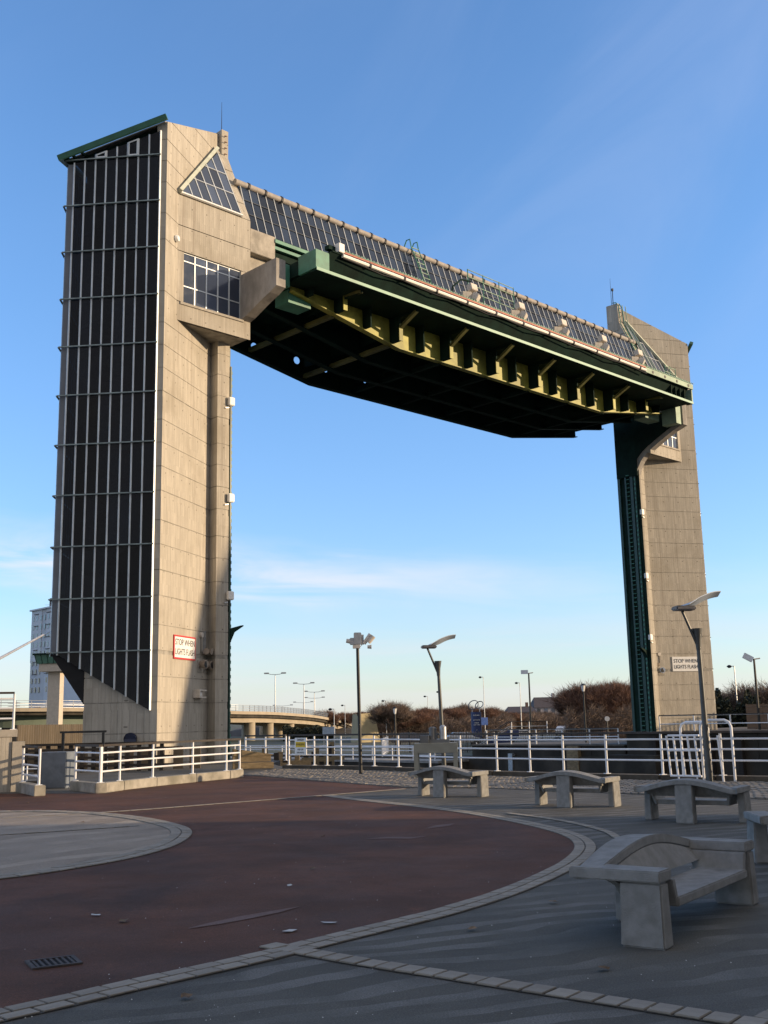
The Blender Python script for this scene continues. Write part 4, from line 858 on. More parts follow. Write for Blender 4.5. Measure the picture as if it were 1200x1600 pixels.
# ladder cage over the glazed roof
T = thing('cage_ladder', 'green hooped access ladder lying over the glazed roof', 'ladder', BW(18.0, 0, 0), RZ)
lo, hi_ = Vector((0, -.15, 24.7)), Vector((0, 1.25, 28.2))
for x in (-.85, -.25): MB().tube([(x, lo.y, lo.z), (x, hi_.y, hi_.z), (x+.05, 1.4, 28.75), (x+.1, 1.7, 28.8), (x+.1, 1.95, 28.4)], .035, 6).build('ladder_rail', M_GREEN, T)
for k in range(11): q = lo.lerp(hi_, k/10); MB().tube([(-.85, q.y, q.z), (-.25, q.y, q.z)], .028, 6).build('rung', M_GREENL, T)
for k in range(5): z = 23.5+k*.42; w = -2.0; MB().tube([(.2, w, z+.9), (4.2, w, z+.9-.02)], .025, 6).build('guard_rail', M_GREENL, T)
for x in (.2, 1.5, 2.9, 4.2): MB().tube([(x, -2.0, 23.3), (x, -2.0, 26.1)], .03, 6).build('guard_post', M_GREEN, T)
MB().tube([(-1.6, -2.2, 23.6), (-1.3, -2.2, 24.6), (-.6, -2.2, 25.2), (.2, -2.2, 25.3)], .05, 6).build('hoop', M_GREEND, T)
# ladder on the right tower gable
T = thing('roof_ladder', 'green ladder with handrails climbing the sloping gable of right tower', 'ladder', BW(SPAN-5.3, 0, 0), RZ)
def gz_(w): return 25.7+2.17*(w-.6)
for x in (0, .42):
    MB().tube([(x-.05, -.9, 23.6), (x-.05, .3, gz_(.3)+.15), (x-.05, 2.2, gz_(2.2)+.35), (x-.05, 2.3, 30.9), (x-.05, 2.5, 31.25), (x-.05, 2.8, 31.3)], .035, 6).build('ladder_rail', M_GREEN, T)
    MB().tube([(x-.05, -1.3, 24.3), (x-.05, -.1, gz_(.1)+1.0), (x-.05, 1.9, gz_(2.0)+.9), (x-.05, 2.0, 30.9)], .03, 6).build('handrail', M_GREENL, T)
for k in range(15): w = -.1+k*.155; MB().tube([(-.05, w, gz_(w)+.28), (.37, w, gz_(w)+.28)], .028, 6).build('rung', M_GREENL, T)
for k in range(6): MB().tube([(-.05, -1.1, 23.5+k*.4), (1.3, -1.1, 23.5+k*.4)], .028, 6).build('guard_rail', M_GREENL, T)
for x in (-.05, .6, 1.3): MB().tube([(x, -1.1, 23.3), (x, -1.1, 25.6)], .03, 6).build('guard_post', M_GREEN, T)

# ================================================================== NEAR OBJECTS
def railing(name, label, pts, zb, ztop, group, rails=(.34, .60, .84), m=M_WHITE, hr=M_BLACKRAIL, r=.025, pr=.032, hw=.10, cat='railing', base=True):
    """posts at pts; three pale rails and a dark timber handrail"""
    T = thing(name, label, cat, (pts[0][0], pts[0][1], 0), 0, group); o = Vector((pts[0][0], pts[0][1], 0)); pts = [Vector((p[0], p[1], 0))-o for p in pts]; h = ztop-zb
    b = MB().tube([(0, 0, 0), (0, 0, h-.03)], pr, 8)
    if base: b.box(-.08, .08, -.06, .06, 0, .015)
    pm_ = b.mesh('post', m, smooth=True)
    for p in pts: link('post', pm_, T, (p.x, p.y, zb), (0, 0, .4))
    for t in rails:
        z = zb+h*t; MB().tube([(p.x, p.y, z) for p in pts], r, 7).build('rail', m, T, smooth=True)
    if hr:
        b = MB()
        for a, c in zip(pts, pts[1:]): b.bar((a.x, a.y, ztop), (c.x, c.y, ztop), hw, .055)
        b.build('handrail', hr, T)
    return T
def kerb(name, label, pts, w, h, m=M_KERB, z0=0, cat='kerb wall'):
    T = thing(name, label, cat, (pts[0][0], pts[0][1], z0)); o = Vector((pts[0][0], pts[0][1], 0)); q = [Vector((p[0], p[1], 0))-o for p in pts]
    for a, c in zip(q, q[1:]):
        d = (c-a).normalized(); L = (c-a).length; n = max(1, round(L/1.9))
        for k in range(n):
            p0 = a+d*(L*k/n+.006); p1 = a+d*(L*(k+1)/n-.006); MB().bar((p0.x, p0.y, h/2), (p1.x, p1.y, h/2), w, h).build('kerb_block', m, T, bevel=.015)
    return T
kerb('quay_plinth', 'low dark concrete plinth under the quay railing', [(13.3, 22.6), (9.25, 26.55), (6.95, 28.3), (4.75, 30.3), (3.12, 32.2), (1.27, 34.8), (-.51, 37.5), (-2.66, 39.3), (-3.75, 40.15)], .42, .14, mat('dark_plinth', (.075, .062, .045), .95, var=.35, scale=2), cat='plinth')
railing('quay_railing', 'long white tube railing with dark timber handrail along the quay edge', rail_pts[::-1], .14, 1.19, None)
railing('quay_railing', 'short white railing at the timber ramp beside left tower', [(-3.75, 40.2), (-4.55, 40.7), (-5.35, 41.2)], .30, 1.19, None, rails=(.52, .86), r=.03)
kl = [(-7.35, 28.3), (-7.1, 29.2), (-6.55, 30.7), (-5.75, 32.4), (-5.0, 34.0), (-4.7, 34.8)]
kerb('kerb_wall', 'pale concrete kerb wall under the railing before left tower', kl, .30, .24)
kerb('kerb_wall', 'short concrete kerb return ending at the gateway, right side', [(-8.35, 29.5), (-7.28, 28.05)], .30, .25)
railing('kerb_railing', 'white railing with dark handrail on the kerb before left tower', kl, .24, 1.17, None, rails=(.30, .55, .80))
railing('kerb_railing', 'short white railing on the kerb return right of the gateway', [(-8.35, 29.5), (-7.35, 28.2)], .25, 1.17, None, rails=(.30, .55, .80))
kerb('kerb_wall', 'short concrete kerb with lit end face left of the gateway', [(-9.75, 29.4), (-8.60, 27.35)], .28, .26)
railing('kerb_railing', 'two-post white railing on the kerb left of the gateway', [(-9.65, 29.2), (-8.68, 27.5)], .26, 1.17, None, rails=(.22, .50, .78))
b = MB().box(-.42, .42, -.35, .35, 0, .98); cbx = b.build('concrete_block', mat('blue_grey_concrete', (.16, .19, .23), .9, var=.2, stain=.4, stc=(.08, .09, .10)), bevel=.02); cbx.location = (-9.30, 31.0, 0); cbx.rotation_euler = (0, 0, -.1)
tag(cbx, 'blue-grey concrete block standing behind the kerb return', 'block')
# retaining wall at left with its railing
RW = thing('retaining_wall', 'buff board-marked concrete wall at the left edge with stepped top', 'wall', (-10.2, 29.6, 0), radians(20))
for k in range(9): MB().box(-8+k*.9, -8+k*.9+.885, -.12, .5, .0, 1.42).build('wall_panel', M_TIMBC if 'M_TIMBC' in globals() else M_CON, RW)
MB().box(-8, .22, -.14, .52, 1.43, 1.62).build('wall_coping', M_CONP, RW)
MB().box(.10, .42, -.16, .42, 0, 1.30).build('wall_end', M_CONP, RW)
railing('wall_railing', 'white railing with dark handrail on top of the left wall', [(-10.15, 29.78), (-11.1, 29.44), (-12.6, 28.9), (-14.2, 28.3)], 1.62, 2.60, None, rails=(.30, .58, .84))
# timber ramp beam
T = thing('timber_ramp', 'stack of brown timber baulks beside the quay railing end', 'timber', (-5.0, 40.6, 0), radians(14))
for k in range(2): MB().box(-.75, .75-.1*k, -.14, .14, .02+k*.24, .24+k*.24).build('baulk', M_TIMB, T, bevel=.01)
MB().add([(-.75, -.16, .48), (.7, -.16, .48), (.7, .16, .48), (-.75, .16, .48), (-.75, -.16, .75), (.7, -.16, .52), (.7, .16, .52), (-.75, .16, .75)], [(0, 3, 2, 1), (4, 5, 6, 7), (0, 1, 5, 4), (1, 2, 6, 5), (2, 3, 7, 6), (3, 0, 4, 7)]).build('baulk', M_TIMB, T)
# small warning notice on the railing
T = thing('notice', 'small white and yellow notice fixed to the quay railing', 'notice', (-3.12, 39.60, .50), radians(-42)); MB().box(-.30, .30, -.07, -.045, 0, .60).build('notice_board', M_SIGNW, T)
MB().box(-.25, .25, -.075, -.0701, .27, .46).build('notice_panel', M_SIGNY, T)
for tx, z, s in (('DANGER', .53, .11), ('WARNING', .365, .12), ('KEEP OFF', .19, .09), ('DEEP WATER', .08, .08)): text_mesh(tx, s, M_SIGNT, 'lettering', T, Matrix.Translation((0, -.078, z)) @ Matrix.Rotation(pi/2, 4, 'X'), .001, squash=.8)

# benches -------------------------------------------------------------------
def bench_parts(T):
    hl = 1.03
    zt = lambda x: .53+.135*(cos(min(1, abs(x)/hl)*pi/2)**1.2)
    # top ribbon of the back, arched, splaying outwards at the ends
    n = 20; b = MB(); ring = []
    for i in range(n+1):
        x = -hl-.10+(2*hl+.20)*i/n; yb = .70+.06*cos(x/hl*pi/2) if abs(x) < hl else .68; z = zt(x)
        ring.append([(x, yb, z-.015), (x, .50, z), (x, .50, z-.075), (x, yb, z-.085)])
    for r in ring: b.v += r
    for i in range(n):
        for j in range(4): b.f.append((i*4+j, (i+1)*4+j, (i+1)*4+(j+1) % 4, i*4+(j+1) % 4))
    b.f.append((0, 1, 2, 3)); b.f.append((n*4+3, n*4+2, n*4+1, n*4))
    b.build('back_rail', M_BENCH, T, bevel=.008)
    # leaning back panel below it
    b = MB(); n = 16
    for i in range(n+1):
        x = (-hl+.06)+(2*hl-.12)*i/n; z = zt(x)-.077; b.v += [(x*.98, .50, z), (x*.98, .57, z), (x*.93, .45, .385), (x*.93, .39, .385)]
    for i in range(n):
        for j in range(4): b.f.append((i*4+j, (i+1)*4+j, (i+1)*4+(j+1) % 4, i*4+(j+1) % 4))
    b.f.append((0, 1, 2, 3)); b.f.append((n*4+3, n*4+2, n*4+1, n*4)); b.build('backrest', M_BENCH, T)
    for s in (-1, 1):
        # arm slab
        pts = [(s*(hl+.118), -.005), (s*(hl+.118), .715), (s*(hl-.13), .55), (s*(hl-.13), 0)]
        MB().prism(pts, .455, .538).build('armrest', M_BENCH, T, bevel=.010)
        # hanging side panel that carries the seat
        x0 = s*(hl-.13); x1 = s*(hl-.20)
        MB().add([(x0, .0, .456), (x0, .50, .456), (x0-s*.06, .50, .456), (x0-s*.06, 0, .456), (x1, 0, .26), (x1, .42, .26), (x1-s*.06, .42, .26), (x1-s*.06, 0, .26)],
                 [(0, 1, 2, 3), (4, 7, 6, 5), (0, 4, 5, 1), (1, 5, 6, 2), (2, 6, 7, 3), (3, 7, 4, 0)]).build('side_panel', M_BENCH, T, bevel=.006)
        # end leg
        MB().add([(s*(hl+.09), .0, .454), (s*(hl+.09), .32, .454), (s*(hl-.05), .32, .454), (s*(hl-.05), 0, .454), (s*(hl+.11), -.01, 0), (s*(hl+.11), .33, 0), (s*(hl-.06), .33, 0), (s*(hl-.06), -.01, 0)],
                 [(0, 1, 2, 3), (4, 7, 6, 5), (0, 4, 5, 1), (1, 5, 6, 2), (2, 6, 7, 3), (3, 7, 4, 0)]).build('leg', M_BENCH, T, bevel=.014)
    MB().box(-hl+.195, hl-.195, -.02, .40, .255, .325).build('seat', M_BENCH, T, bevel=.010)
    MB().add([(-.19, .60, zt(0)-.09), (.19, .60, zt(0)-.09), (.19, .755, zt(0)-.09), (-.19, .755, zt(0)-.09), (-.20, .60, 0), (.20, .60, 0), (.20, .77, 0), (-.20, .77, 0)],
             [(0, 1, 2, 3), (4, 7, 6, 5), (0, 4, 5, 1), (1, 5, 6, 2), (2, 6, 7, 3), (3, 7, 4, 0)]).build('leg', M_BENCH, T, bevel=.014)
grp = 'concrete benches around the red circle'
bench = thing('concrete_bench', 'nearest concrete bench with arched back, lower right of the plaza', 'bench', (2.57, 9.07, 0), atan2(1.88, 1.30), grp)
bench_parts(bench)
# front (local -y) faces right and towards us
def put_bench(x, y, rz, lab, sxx=.71):
    o = copy_tree(bench); o.location = (x, y, 0); o.rotation_euler = (0, 0, rz); o['label'] = lab; o.scale = (sxx, 1, 1); return o
put_bench(5.20, 12.8, radians(176), 'concrete bench cut by the right edge, just behind the nearest bench', 1)
put_bench(4.92, 17.77, radians(146), 'concrete bench right of centre, in front of the tall lamp')
put_bench(3.61, 21.17, radians(146), 'concrete bench in the middle of the row of three')
put_bench(1.46, 24.47, radians(146), 'concrete bench left in the row, in front of the machine table')

# machine table --------------------------------------------------------------
T = thing('steel_table', 'olive-grey four-legged steel table carrying mooring machinery', 'table', (1.35, 32.0, 0), radians(-4)); MT = mat('olive_grey_paint', (.25, .25, .21), .6, var=.12)
MB().box(-.62, .62, -.42, .42, .70, .98).build('table_top', MT, T, bevel=.01)
for sx_ in (-.56, .56):
    for sy_ in (-.36, .36): MB().box(sx_-.06, sx_+.06, sy_-.06, sy_+.06, 0, .70).build('leg', MT, T)
m = thing('bollard_pump', 'grey pump with two upright cylinders on the steel table', 'pump', (1.35, 32.0, .98), radians(-4)); MG = mat('machine_grey', (.14, .145, .15), .5, .3, var=.2)
MB().box(-.45, -.2, -.2, .2, 0, .22).build('pump_body', MG, m, bevel=.01); MB().tube([(-.08, 0, 0), (-.08, 0, .42), (-.08, 0, .46)], [.11, .11, .05], 12).build('cylinder', MG, m, smooth=True)
MB().tube([(.22, 0, 0), (.22, 0, .45), (.22, 0, .50)], [.10, .10, .04], 12).build('cylinder', M_GALV, m, smooth=True); MB().box(-.2, .4, -.12, .12, 0, .10).build('pump_base', MG, m)
# bench-side timber bollard
# lamps ---------------------------------------------------------------------
def solar_lamp(loc, lab, rz, s=1.0, ln_=-.03):
    T = thing('street_lamp', lab, 'street lamp', loc, rz, 'leaning lamps with curved reflector panels')
    ln = ln_
    MB().tube([(0, 0, 0), (ln*.93, 0, 3.72)], .088, 12, .058).build('pole', M_POLE, T, smooth=True)
    MB().tube([(ln*.90, 0, 3.45), (ln*.97, 0, 3.72), (ln*.99, 0, 4.02)], [.065, .085, .14], 12).build('pole_cup', M_POLE, T, smooth=True)
    MB().tube([(ln*.93, 0, 3.50), (ln-.40, 0, 4.52)], .04, 8).build('arm', M_POLE, T)
    MB().box(ln-.62, ln-.06, -.19, .19, 4.50, 4.62).build('lamp_head', mat('lamp_head_grey', (.16, .16, .17), .4, .3), T, bevel=.03)
    b = MB(); n = 10
    for i in range(n+1):
        t = i/n; x = ln-.30+1.02*t; z = 4.64+.36*(t-.18*sin(pi*t*2)*.35)-.06*t*t; w = .30-.20*t; tl = .12*min(1, t*3)*(1-.5*t); b.v += [(x, -w, z+tl), (x, w, z-tl), (x, w, z-tl+.022), (x, -w, z+tl+.022)]
    for i in range(n):
        for j in range(4): b.f.append((i*4+j, (i+1)*4+j, (i+1)*4+(j+1) % 4, i*4+(j+1) % 4))
    b.f.append((0, 1, 2, 3)); b.f.append((n*4+3, n*4+2, n*4+1, n*4)); b.build('reflector_panel', M_PANEL, T, smooth=True)
    MB().tube([(0, 0, 0), (0, 0, .02)], .15, 12).build('base_plate', M_POLE, T)
    T.scale = (s, s, s); return T
solar_lamp((7.72, 26.9, 0), 'tall leaning lamp with pale curved panel, right of centre', radians(10), .925)
solar_lamp((1.85, 37.6, 0), 'leaning lamp with pale curved panel behind the left bench', radians(10), .90, -.12)
# camera pole
T = thing('camera_pole', 'slim black pole topped with cameras and floodlights', 'camera pole', (-.90, 34.6, 0)); T.scale = (.93, .93, .955); ln = Matrix.Rotation(radians(-.3), 4, 'Y')
MB().tube([(0, 0, 0), (-.04, 0, 4.3)], .065, 10, .055).build('pole', M_BLACKP, T, smooth=True)
MB().box(-.11, .11, -.10, .10, 0, .02).build('base_plate', M_BLACKP, T)
MB().box(-.16, .10, -.12, -.06, 4.22, 4.62).build('camera', M_GALV, T, bevel=.02)
MB().tube([(-.42, 0, 4.36), (-.20, 0, 4.32)], [.07, .085], 10).build('camera', M_LAMPC, T)
MB().box(-.30, -.12, -.08, .1, 4.22, 4.45).build('camera', M_GALV, T, bevel=.02)
MB().tube([(.12, 0, 4.22), (.12, 0, 4.55)], .06, 8).build('camera', M_GALV, T)
MB().box(-.2, .05, -.1, .1, 4.10, 4.22).build('camera', M_LAMPC, T)
MB().bar((0, 0, 4.1), (.22, 0, 4.32), .02, .02).build('arm', M_GALV, T)
for (p, q, r) in (((.18, 0, 4.25), (.42, 0, 4.55), .085), ((.34, 0, 4.28), (.50, 0, 4.50), .10), ((.30, 0, 4.14), (.44, 0, 4.14), .07)): MB().tube([p, q], [r*.75, r], 9).build('floodlight', M_LAMPC, T)
MB().box(-.09, -.02, -.09, -.05, 1.9, 2.0).build('junction_box', M_BLACKP, T)
# gate section of tubes stored against the railing
T = thing('tube_gate', 'white tubular gate folded against hooped rails at the quay', 'gate', (7.72, 27.35, .02), radians(-42))
def hoop(x0, x1, y, z, name, r=.034):
    k = .16; MB().tube([(x0, y, 0), (x0, y, z-k), (x0+.05, y, z-.05), (x0+k, y, z), (x1-k, y, z), (x1-.05, y, z-.05), (x1, y, z-k), (x1, y, 0)], r, 8).build(name, M_WHITE, T, smooth=True)
hoop(-.62, .12, .15, 1.42, 'hoop'); hoop(.02, .82, -.05, 1.46, 'hoop')
MB().tube([(.62, -.25, 0), (.55, -.25, 1.1)], .03, 7).build('stay', M_WHITE, T)
for k in range(5): MB().tube([(-.80+k*.19, -.16, .12), (-.86+k*.19, -.16, 1.10)], .027, 7).build('gate_bar', M_WHITE, T)
for z in (.12, .74, 1.10): MB().tube([(-.82, -.16, z), (.02, -.16, z)], .027, 7).build('gate_bar', M_WHITE, T)
for x in (-.6, -.1): MB().tube([(x, -.16, 0), (x, -.16, .12)], .02, 6).build('gate_foot', M_WHITE, T)

# ================================================================== LEFT BACKGROUND
# pale boom rising to the tower
p0, p1 = P(-60, 1061, 62), P(84, 983, 80)
T = tag(MB().tube([(0, 0, 0), tuple(p1-p0)], .10, 8, .07).build('steel_boom', mat('pale_steel', (.5, .48, .45), .4, .4)), 'pale sloping steel boom at left edge ending behind tower', 'boom'); T.location = p0
# dark timber fendering with openings
T = thing('timber_fender', 'dark timber grid fence with lit gaps behind the gateway', 'fence', (-16.2, 41.0, 0), radians(2)); 
for k in range(24): MB().box(-2+k*.42, -2+k*.42+.13, -.08, .08, -.2, 1.02).build('fence_post', M_TIMBD, T)
for z in (.22, .52, .82, 1.02): MB().box(-2.2, 8.2, -.12, -.08, z-.045, z+.045).build('fence_rail', M_TIMBD, T)
T = thing('timber_screen', 'buff concrete panel wall seen through the dark timber grid', 'wall', (-16.2, 42.2, 0), radians(2)); random.seed(3)
for k in range(18): MB().box(-2+k*.62, -2+k*.62+.24+.2*random.random(), 0, .12, -.2, .85).build('wall_panel', M_SHEET, T)
T = thing('goalpost_barrier', 'open black steel goalpost frame beside the tower base', 'frame', P(97, 1200, 37), radians(0)); T.location.z = 0
for x in (0, 1.35): MB().box(x-.04, x+.04, -.04, .04, 0, 1.45).build('frame_post', M_BLACKP, T)
MB().box(-.1, 1.45, -.05, .05, 1.452, 1.52).build('frame_beam', M_BLACKP, T)
railing('yard_railing', 'low white two-rail railing in the yard behind the gateway', [(P(x, 1210, 34).x, 34) for x in (-10, 42, 75, 108)], .06, .54, None, rails=(.35, .75), hr=None, r=.02, pr=.025, cat='railing', base=False)
kerb('yard_kerb', 'dark low kerb under the yard railing', [(P(-12, 1215, 34).x, 34.0), (P(110, 1215, 34).x, 34.0)], .2, .06, M_QUAY)
# yellow sheet pile wall
pa_, pb_ = P(20, 1150, 84), P(150, 1150, 106)
T = thing('sheet_pile_wall', 'sunlit yellow-brown sheet pile wall under the road bridge', 'wall', (pa_.x, pa_.y, 0), atan2(pb_.y-pa_.y, pb_.x-pa_.x)); L = (pb_-pa_).to_2d().length; L = sqrt((pb_.x-pa_.x)**2+(pb_.y-pa_.y)**2)
for k in range(int(L/.55)): MB().add([(k*.55, 0, -4), (k*.55+.18, -.15, -4), (k*.55+.40, -.15, -4), (k*.55+.54, 0, -4), (k*.55, 0, 1.9), (k*.55+.18, -.15, 1.9), (k*.55+.40, -.15, 1.9), (k*.55+.54, 0, 1.9)], [(0, 1, 5, 4), (1, 2, 6, 5), (2, 3, 7, 6), (4, 5, 6, 7), (0, 4, 7, 3)]).build('sheet_pile', M_SHEET, T)

# road bridge / flyover ------------------------------------------------------
F = thing('flyover', 'curving concrete road flyover with pale parapet behind the left tower', 'flyover', (0, 0, 0))
deck = [(-90, 1107, 150), (0, 1107, 150), (60, 1107, 152), (127, 1107, 156), (240, 1109, 165), (372, 1112, 178), (420, 1113, 190), (460, 1115.5, 205), (495, 1119, 225), (525, 1125, 250), (548, 1132, 285), (556, 1139, 330)]
dp_ = spline([tuple(P(x, y, Y)) for x, y, Y in deck], 4)
def ribbon(path, off0, off1, dz0, dz1, name, m, par, a=0, b_=None, piece=None):
    n = len(path); mb = MB(); rg = range(a, b_ if b_ else n)
    rows = []
    for i in rg:
        d = (path[min(i+1, n-1)]-path[max(i-1, 0)]); d.z = 0; d.normalize(); nr = Vector((-d.y, d.x, 0)); p = path[i]
        rows.append([p+nr*off0+Vector((0, 0, dz0)), p+nr*off1+Vector((0, 0, dz0)), p+nr*off1+Vector((0, 0, dz1)), p+nr*off0+Vector((0, 0, dz1))])
    for r in rows: mb.v += [tuple(x) for x in r]
    for i in range(len(rows)-1):
        for j in range(4): mb.f.append((i*4+j, (i+1)*4+j, (i+1)*4+(j+1) % 4, i*4+(j+1) % 4))
    mb.f.append((0, 1, 2, 3)); k = (len(rows)-1)*4; mb.f.append((k+3, k+2, k+1, k))
    return mb.build(name, m, par)
ribbon(dp_, .3, 13.6, -.9, -.3, 'deck', M_QUAY, F); ribbon(dp_, -.25, .15, -.42, .08, 'deck_edge', M_DECK, F); ribbon(dp_, 13.8, 14.2, -.75, .05, 'deck_edge', M_DECK, F)
ribbon(dp_, 2.4, 3.0, -2.6, -.9, 'girder', M_GIRD, F, 0, 18); ribbon(dp_, 10.8, 11.6, -2.6, -.9, 'girder', M_GIRD, F, 0, 18)
ribbon(dp_, 1.0, 12, -1.7, -.9, 'girder', M_DECK, F, 17)
rs = resample([p.copy() for p in dp_], 2.0)
bm_ = MB().tube([(0, 0, 0), (0, 0, 1.02)], .05, 5).mesh('parapet_post', M_GALV)
for p in rs: link('parapet_post', bm_, F, (p.x, p.y, p.z+.05))
for z in (.38, .72, 1.05): ribbon(dp_, -.05, .05, z, z+.05, 'parapet_rail', M_GALV, F)
ribbon(dp_, 13.9, 14.0, 1.0, 1.06, 'parapet_rail', M_GALV, F); ribbon(dp_, 13.9, 14.0, .55, .6, 'parapet_rail', M_GALV, F)
mesh_b = MB()
for p in resample([q.copy() for q in dp_[18:]], .28): mesh_b.box(p.x-.012, p.x+.012, p.y-.012, p.y+.012, p.z+.05, p.z+1.05)
stuff(mesh_b.build('parapet_infill', M_GALV, F))
for (x, y, Y) in ((390, 1125, 186), (419, 1130, 196), (452, 1124, 210), (498, 1130, 240)):
    q = P(x, y, Y); MB().tube([(q.x, q.y, -2.2), (q.x, q.y, q.z+.3)], .95, 14).build('pier', M_DECK, F, smooth=True)
for (x, y, Y) in ((385, 1130, 215), (436, 1130, 225), (412, 1130, 240)):
    q = P(x, y, Y); MB().tube([(q.x, q.y, -2.2), (q.x, q.y, q.z+.3)], .95, 12).build('pier', M_DECK, F, smooth=True)
for x in (20, 100): q = P(x, 1135, 168); MB().box(q.x-1.5, q.x+1.5, q.y-.6, q.y+6, -5, q.z+.6).build('pier', M_QUAY, F)
lamp_lab = ['tallest', 'second', 'third', 'fourth', 'fifth', 'sixth']
for i, (x, yt, yb, Y) in enumerate(((430, 1054, 1113, 196), (475, 1069, 1114, 222), (491.5, 1081.5, 1118, 255), (492, 1091, 1120, 300), (474, 1098, 1116, 330), (442, 1103, 1113, 330))):
    t_, b_ = P(x, yt, Y), P(x, yb, Y); h = t_.z-b_.z
    T = thing('street_lamp', 'twin-arm road lamp on the flyover, '+lamp_lab[i]+' highest in the picture', 'street lamp', (b_.x, b_.y, b_.z-1), 0, 'twin-arm lamps on the flyover')
    MB().tube([(0, 0, 0), (0, 0, h+1)], .11, 7, .07).build('pole', M_GALV, T)
    w = 14.5*Y/1721
    for s in (-1, 1): MB().tube([(0, 0, h+1), (s*w*.5, 0, h+1.05), (s*w*.86, 0, h+1.22)], .055, 6).build('arm', M_GALV, T); MB().box(s*w*.93-.45, s*w*.93+.45, -.2, .2, h+1.12, h+1.38).build('lamp_head', M_GALV, T, bevel=.05)

# hotel and control tower ---------------------------------------------------
h0, h1 = P(45, 1100, 266), P(172, 1100, 236)
T = thing('hotel_building', 'tall blue-grey hotel block behind the road bridge at left', 'building', (h0.x, h0.y, -2), atan2(h1.y-h0.y, h1.x-h0.x)); HW = sqrt((h1.x-h0.x)**2+(h1.y-h0.y)**2); HT = P(45, 966, 262).z+4
MB().box(0, HW, 0, 14, 0, HT).build('wall', M_HOTEL, T)
MB().box(.002, 5.6, -.12, -.003, HT-12.6, HT-.003).box(8.2, HW-.5, -.12, -.003, 8.4, HT-.003).build('wall', M_HOTEL2, T); MB().box(-.4, HW, -.6, 14.3, HT, HT+.35).build('roof', M_HOTEL2, T)
MB().box(5, HW-3, 2, 9, HT+.35, HT+2.9).build('plant_room', M_ROOF, T)
wmsh = MB().box(0, .8, -.17, -.121, 0, 1.25).mesh('window', M_WIN)
for r in range(9):
    for c in range(9):
        x = .8+c*2.05
        if x+1 > HW: continue
        if r > 4 and 5.4 < x < 8.2: continue
        link('window', wmsh, T, (x, 0, HT-2.6-r*2.15))
for r in range(6):
    for c in (2.6, 9.2): MB().box(c-.8, c+1.4, -.35, -.17, HT-1.0-r*2.9, HT-.88-r*2.9).build('sun_shade', M_ROOF, T)
MB().box(1.0, 4.0, -.3, -.14, 1.8, 6.4).build('shopfront', M_WIN, T)
MB().add([(1.0, -.31, 6.4), (1.4, -.31, 6.4), (2.7, -.31, 3.9), (2.3, -.31, 3.9)], [(0, 1, 2, 3)]).add([(4.0, -.31, 6.4), (3.6, -.31, 6.4), (2.3, -.31, 3.9), (2.7, -.31, 3.9)], [(0, 1, 2, 3)]).build('shopfront_brace', M_SIGNW, T)
sg = MB().box(4.6, 6.6, -.5, -.12, 6.2, 8.6).build('sign_panel', mat('sign_purple', (.07, .05, .14), .5), T)
cres = MB(); n = 14; pts = [(5.6+.42*cos(a), 7.75+.42*sin(a)) for a in [radians(60+k*240/n) for k in range(n+1)]]+[(5.72+.34*cos(a), 7.79+.34*sin(a)) for a in [radians(290-k*220/n) for k in range(n+1)]]
cres.add([(x, -.52, z) for x, z in pts], [tuple(range(len(pts)))]); cres.build('sign_moon', M_SIGNW, sg)
text_mesh('Premier', .46, M_SIGNW, 'lettering', sg, Matrix.Translation((5.6, -.52, 7.0)) @ Matrix.Rotation(pi/2, 4, 'X'), .005); text_mesh('Inn', .46, M_SIGNW, 'lettering', sg, Matrix.Translation((5.6, -.52, 6.55)) @ Matrix.Rotation(pi/2, 4, 'X'), .005)
a0 = P(81, 945, 245); T = tag(MB().tube([(0, 0, -8), (0, 0, 2.4)], .09, 5).bar((-1.5, 0, 0), (.3, 0, 0), .06, .06).bar((-2.2, 0, -1.5), (.3, 0, -1.4), .06, .06).build('antenna_mast', M_GALV), 'thin antenna mast with side arms on hotel roof', 'antenna mast'); T.location = a0
c0_ = P(84, 1104, 140)
T = thing('control_tower', 'glazed bridge control cabin on a single concrete column', 'control tower', (c0_.x, c0_.y, -2), radians(-12)); T.scale = (.88, .88, 1); zc = P(75, 1050, 140).z+2
MB().box(-.75, 1.15, -.6, .6, 0, zc).build('column', mat('buff_column', (.50, .44, .36), .8, var=.1), T)
MB().box(-1.7, 2.3, -1.6, 1.6, zc, zc+1.0).build('cabin_base', mat('buff_column', (.5, .44, .36)), T)
MB().add([(-1.9, -1.8, zc+1.0), (2.5, -1.8, zc+1.0), (2.5, 1.8, zc+1), (-1.9, 1.8, zc+1), (-2.2, -2.1, zc+2.1), (2.8, -2.1, zc+2.1), (2.8, 2.1, zc+2.1), (-2.2, 2.1, zc+2.1)], [(0, 1, 5, 4), (1, 2, 6, 5), (2, 3, 7, 6), (3, 0, 4, 7), (4, 5, 6, 7)]).build('cabin_glazing', M_GLZG, T)
for k in range(6): MB().bar((-1.9+k*.88, -1.83, zc+1), (-2.2+k, -2.13, zc+2.1), .06, .06).build('cabin_mullion', M_GREEND, T)
MB().box(-2.4, 3.0, -2.3, 2.3, zc+2.1, zc+2.3).build('cabin_roof', M_GREEND, T)

# ================================================================== FAR BANK
def FB(t, back=0): return BW(40.0+back, t)       # a point t metres up-river along the far quay
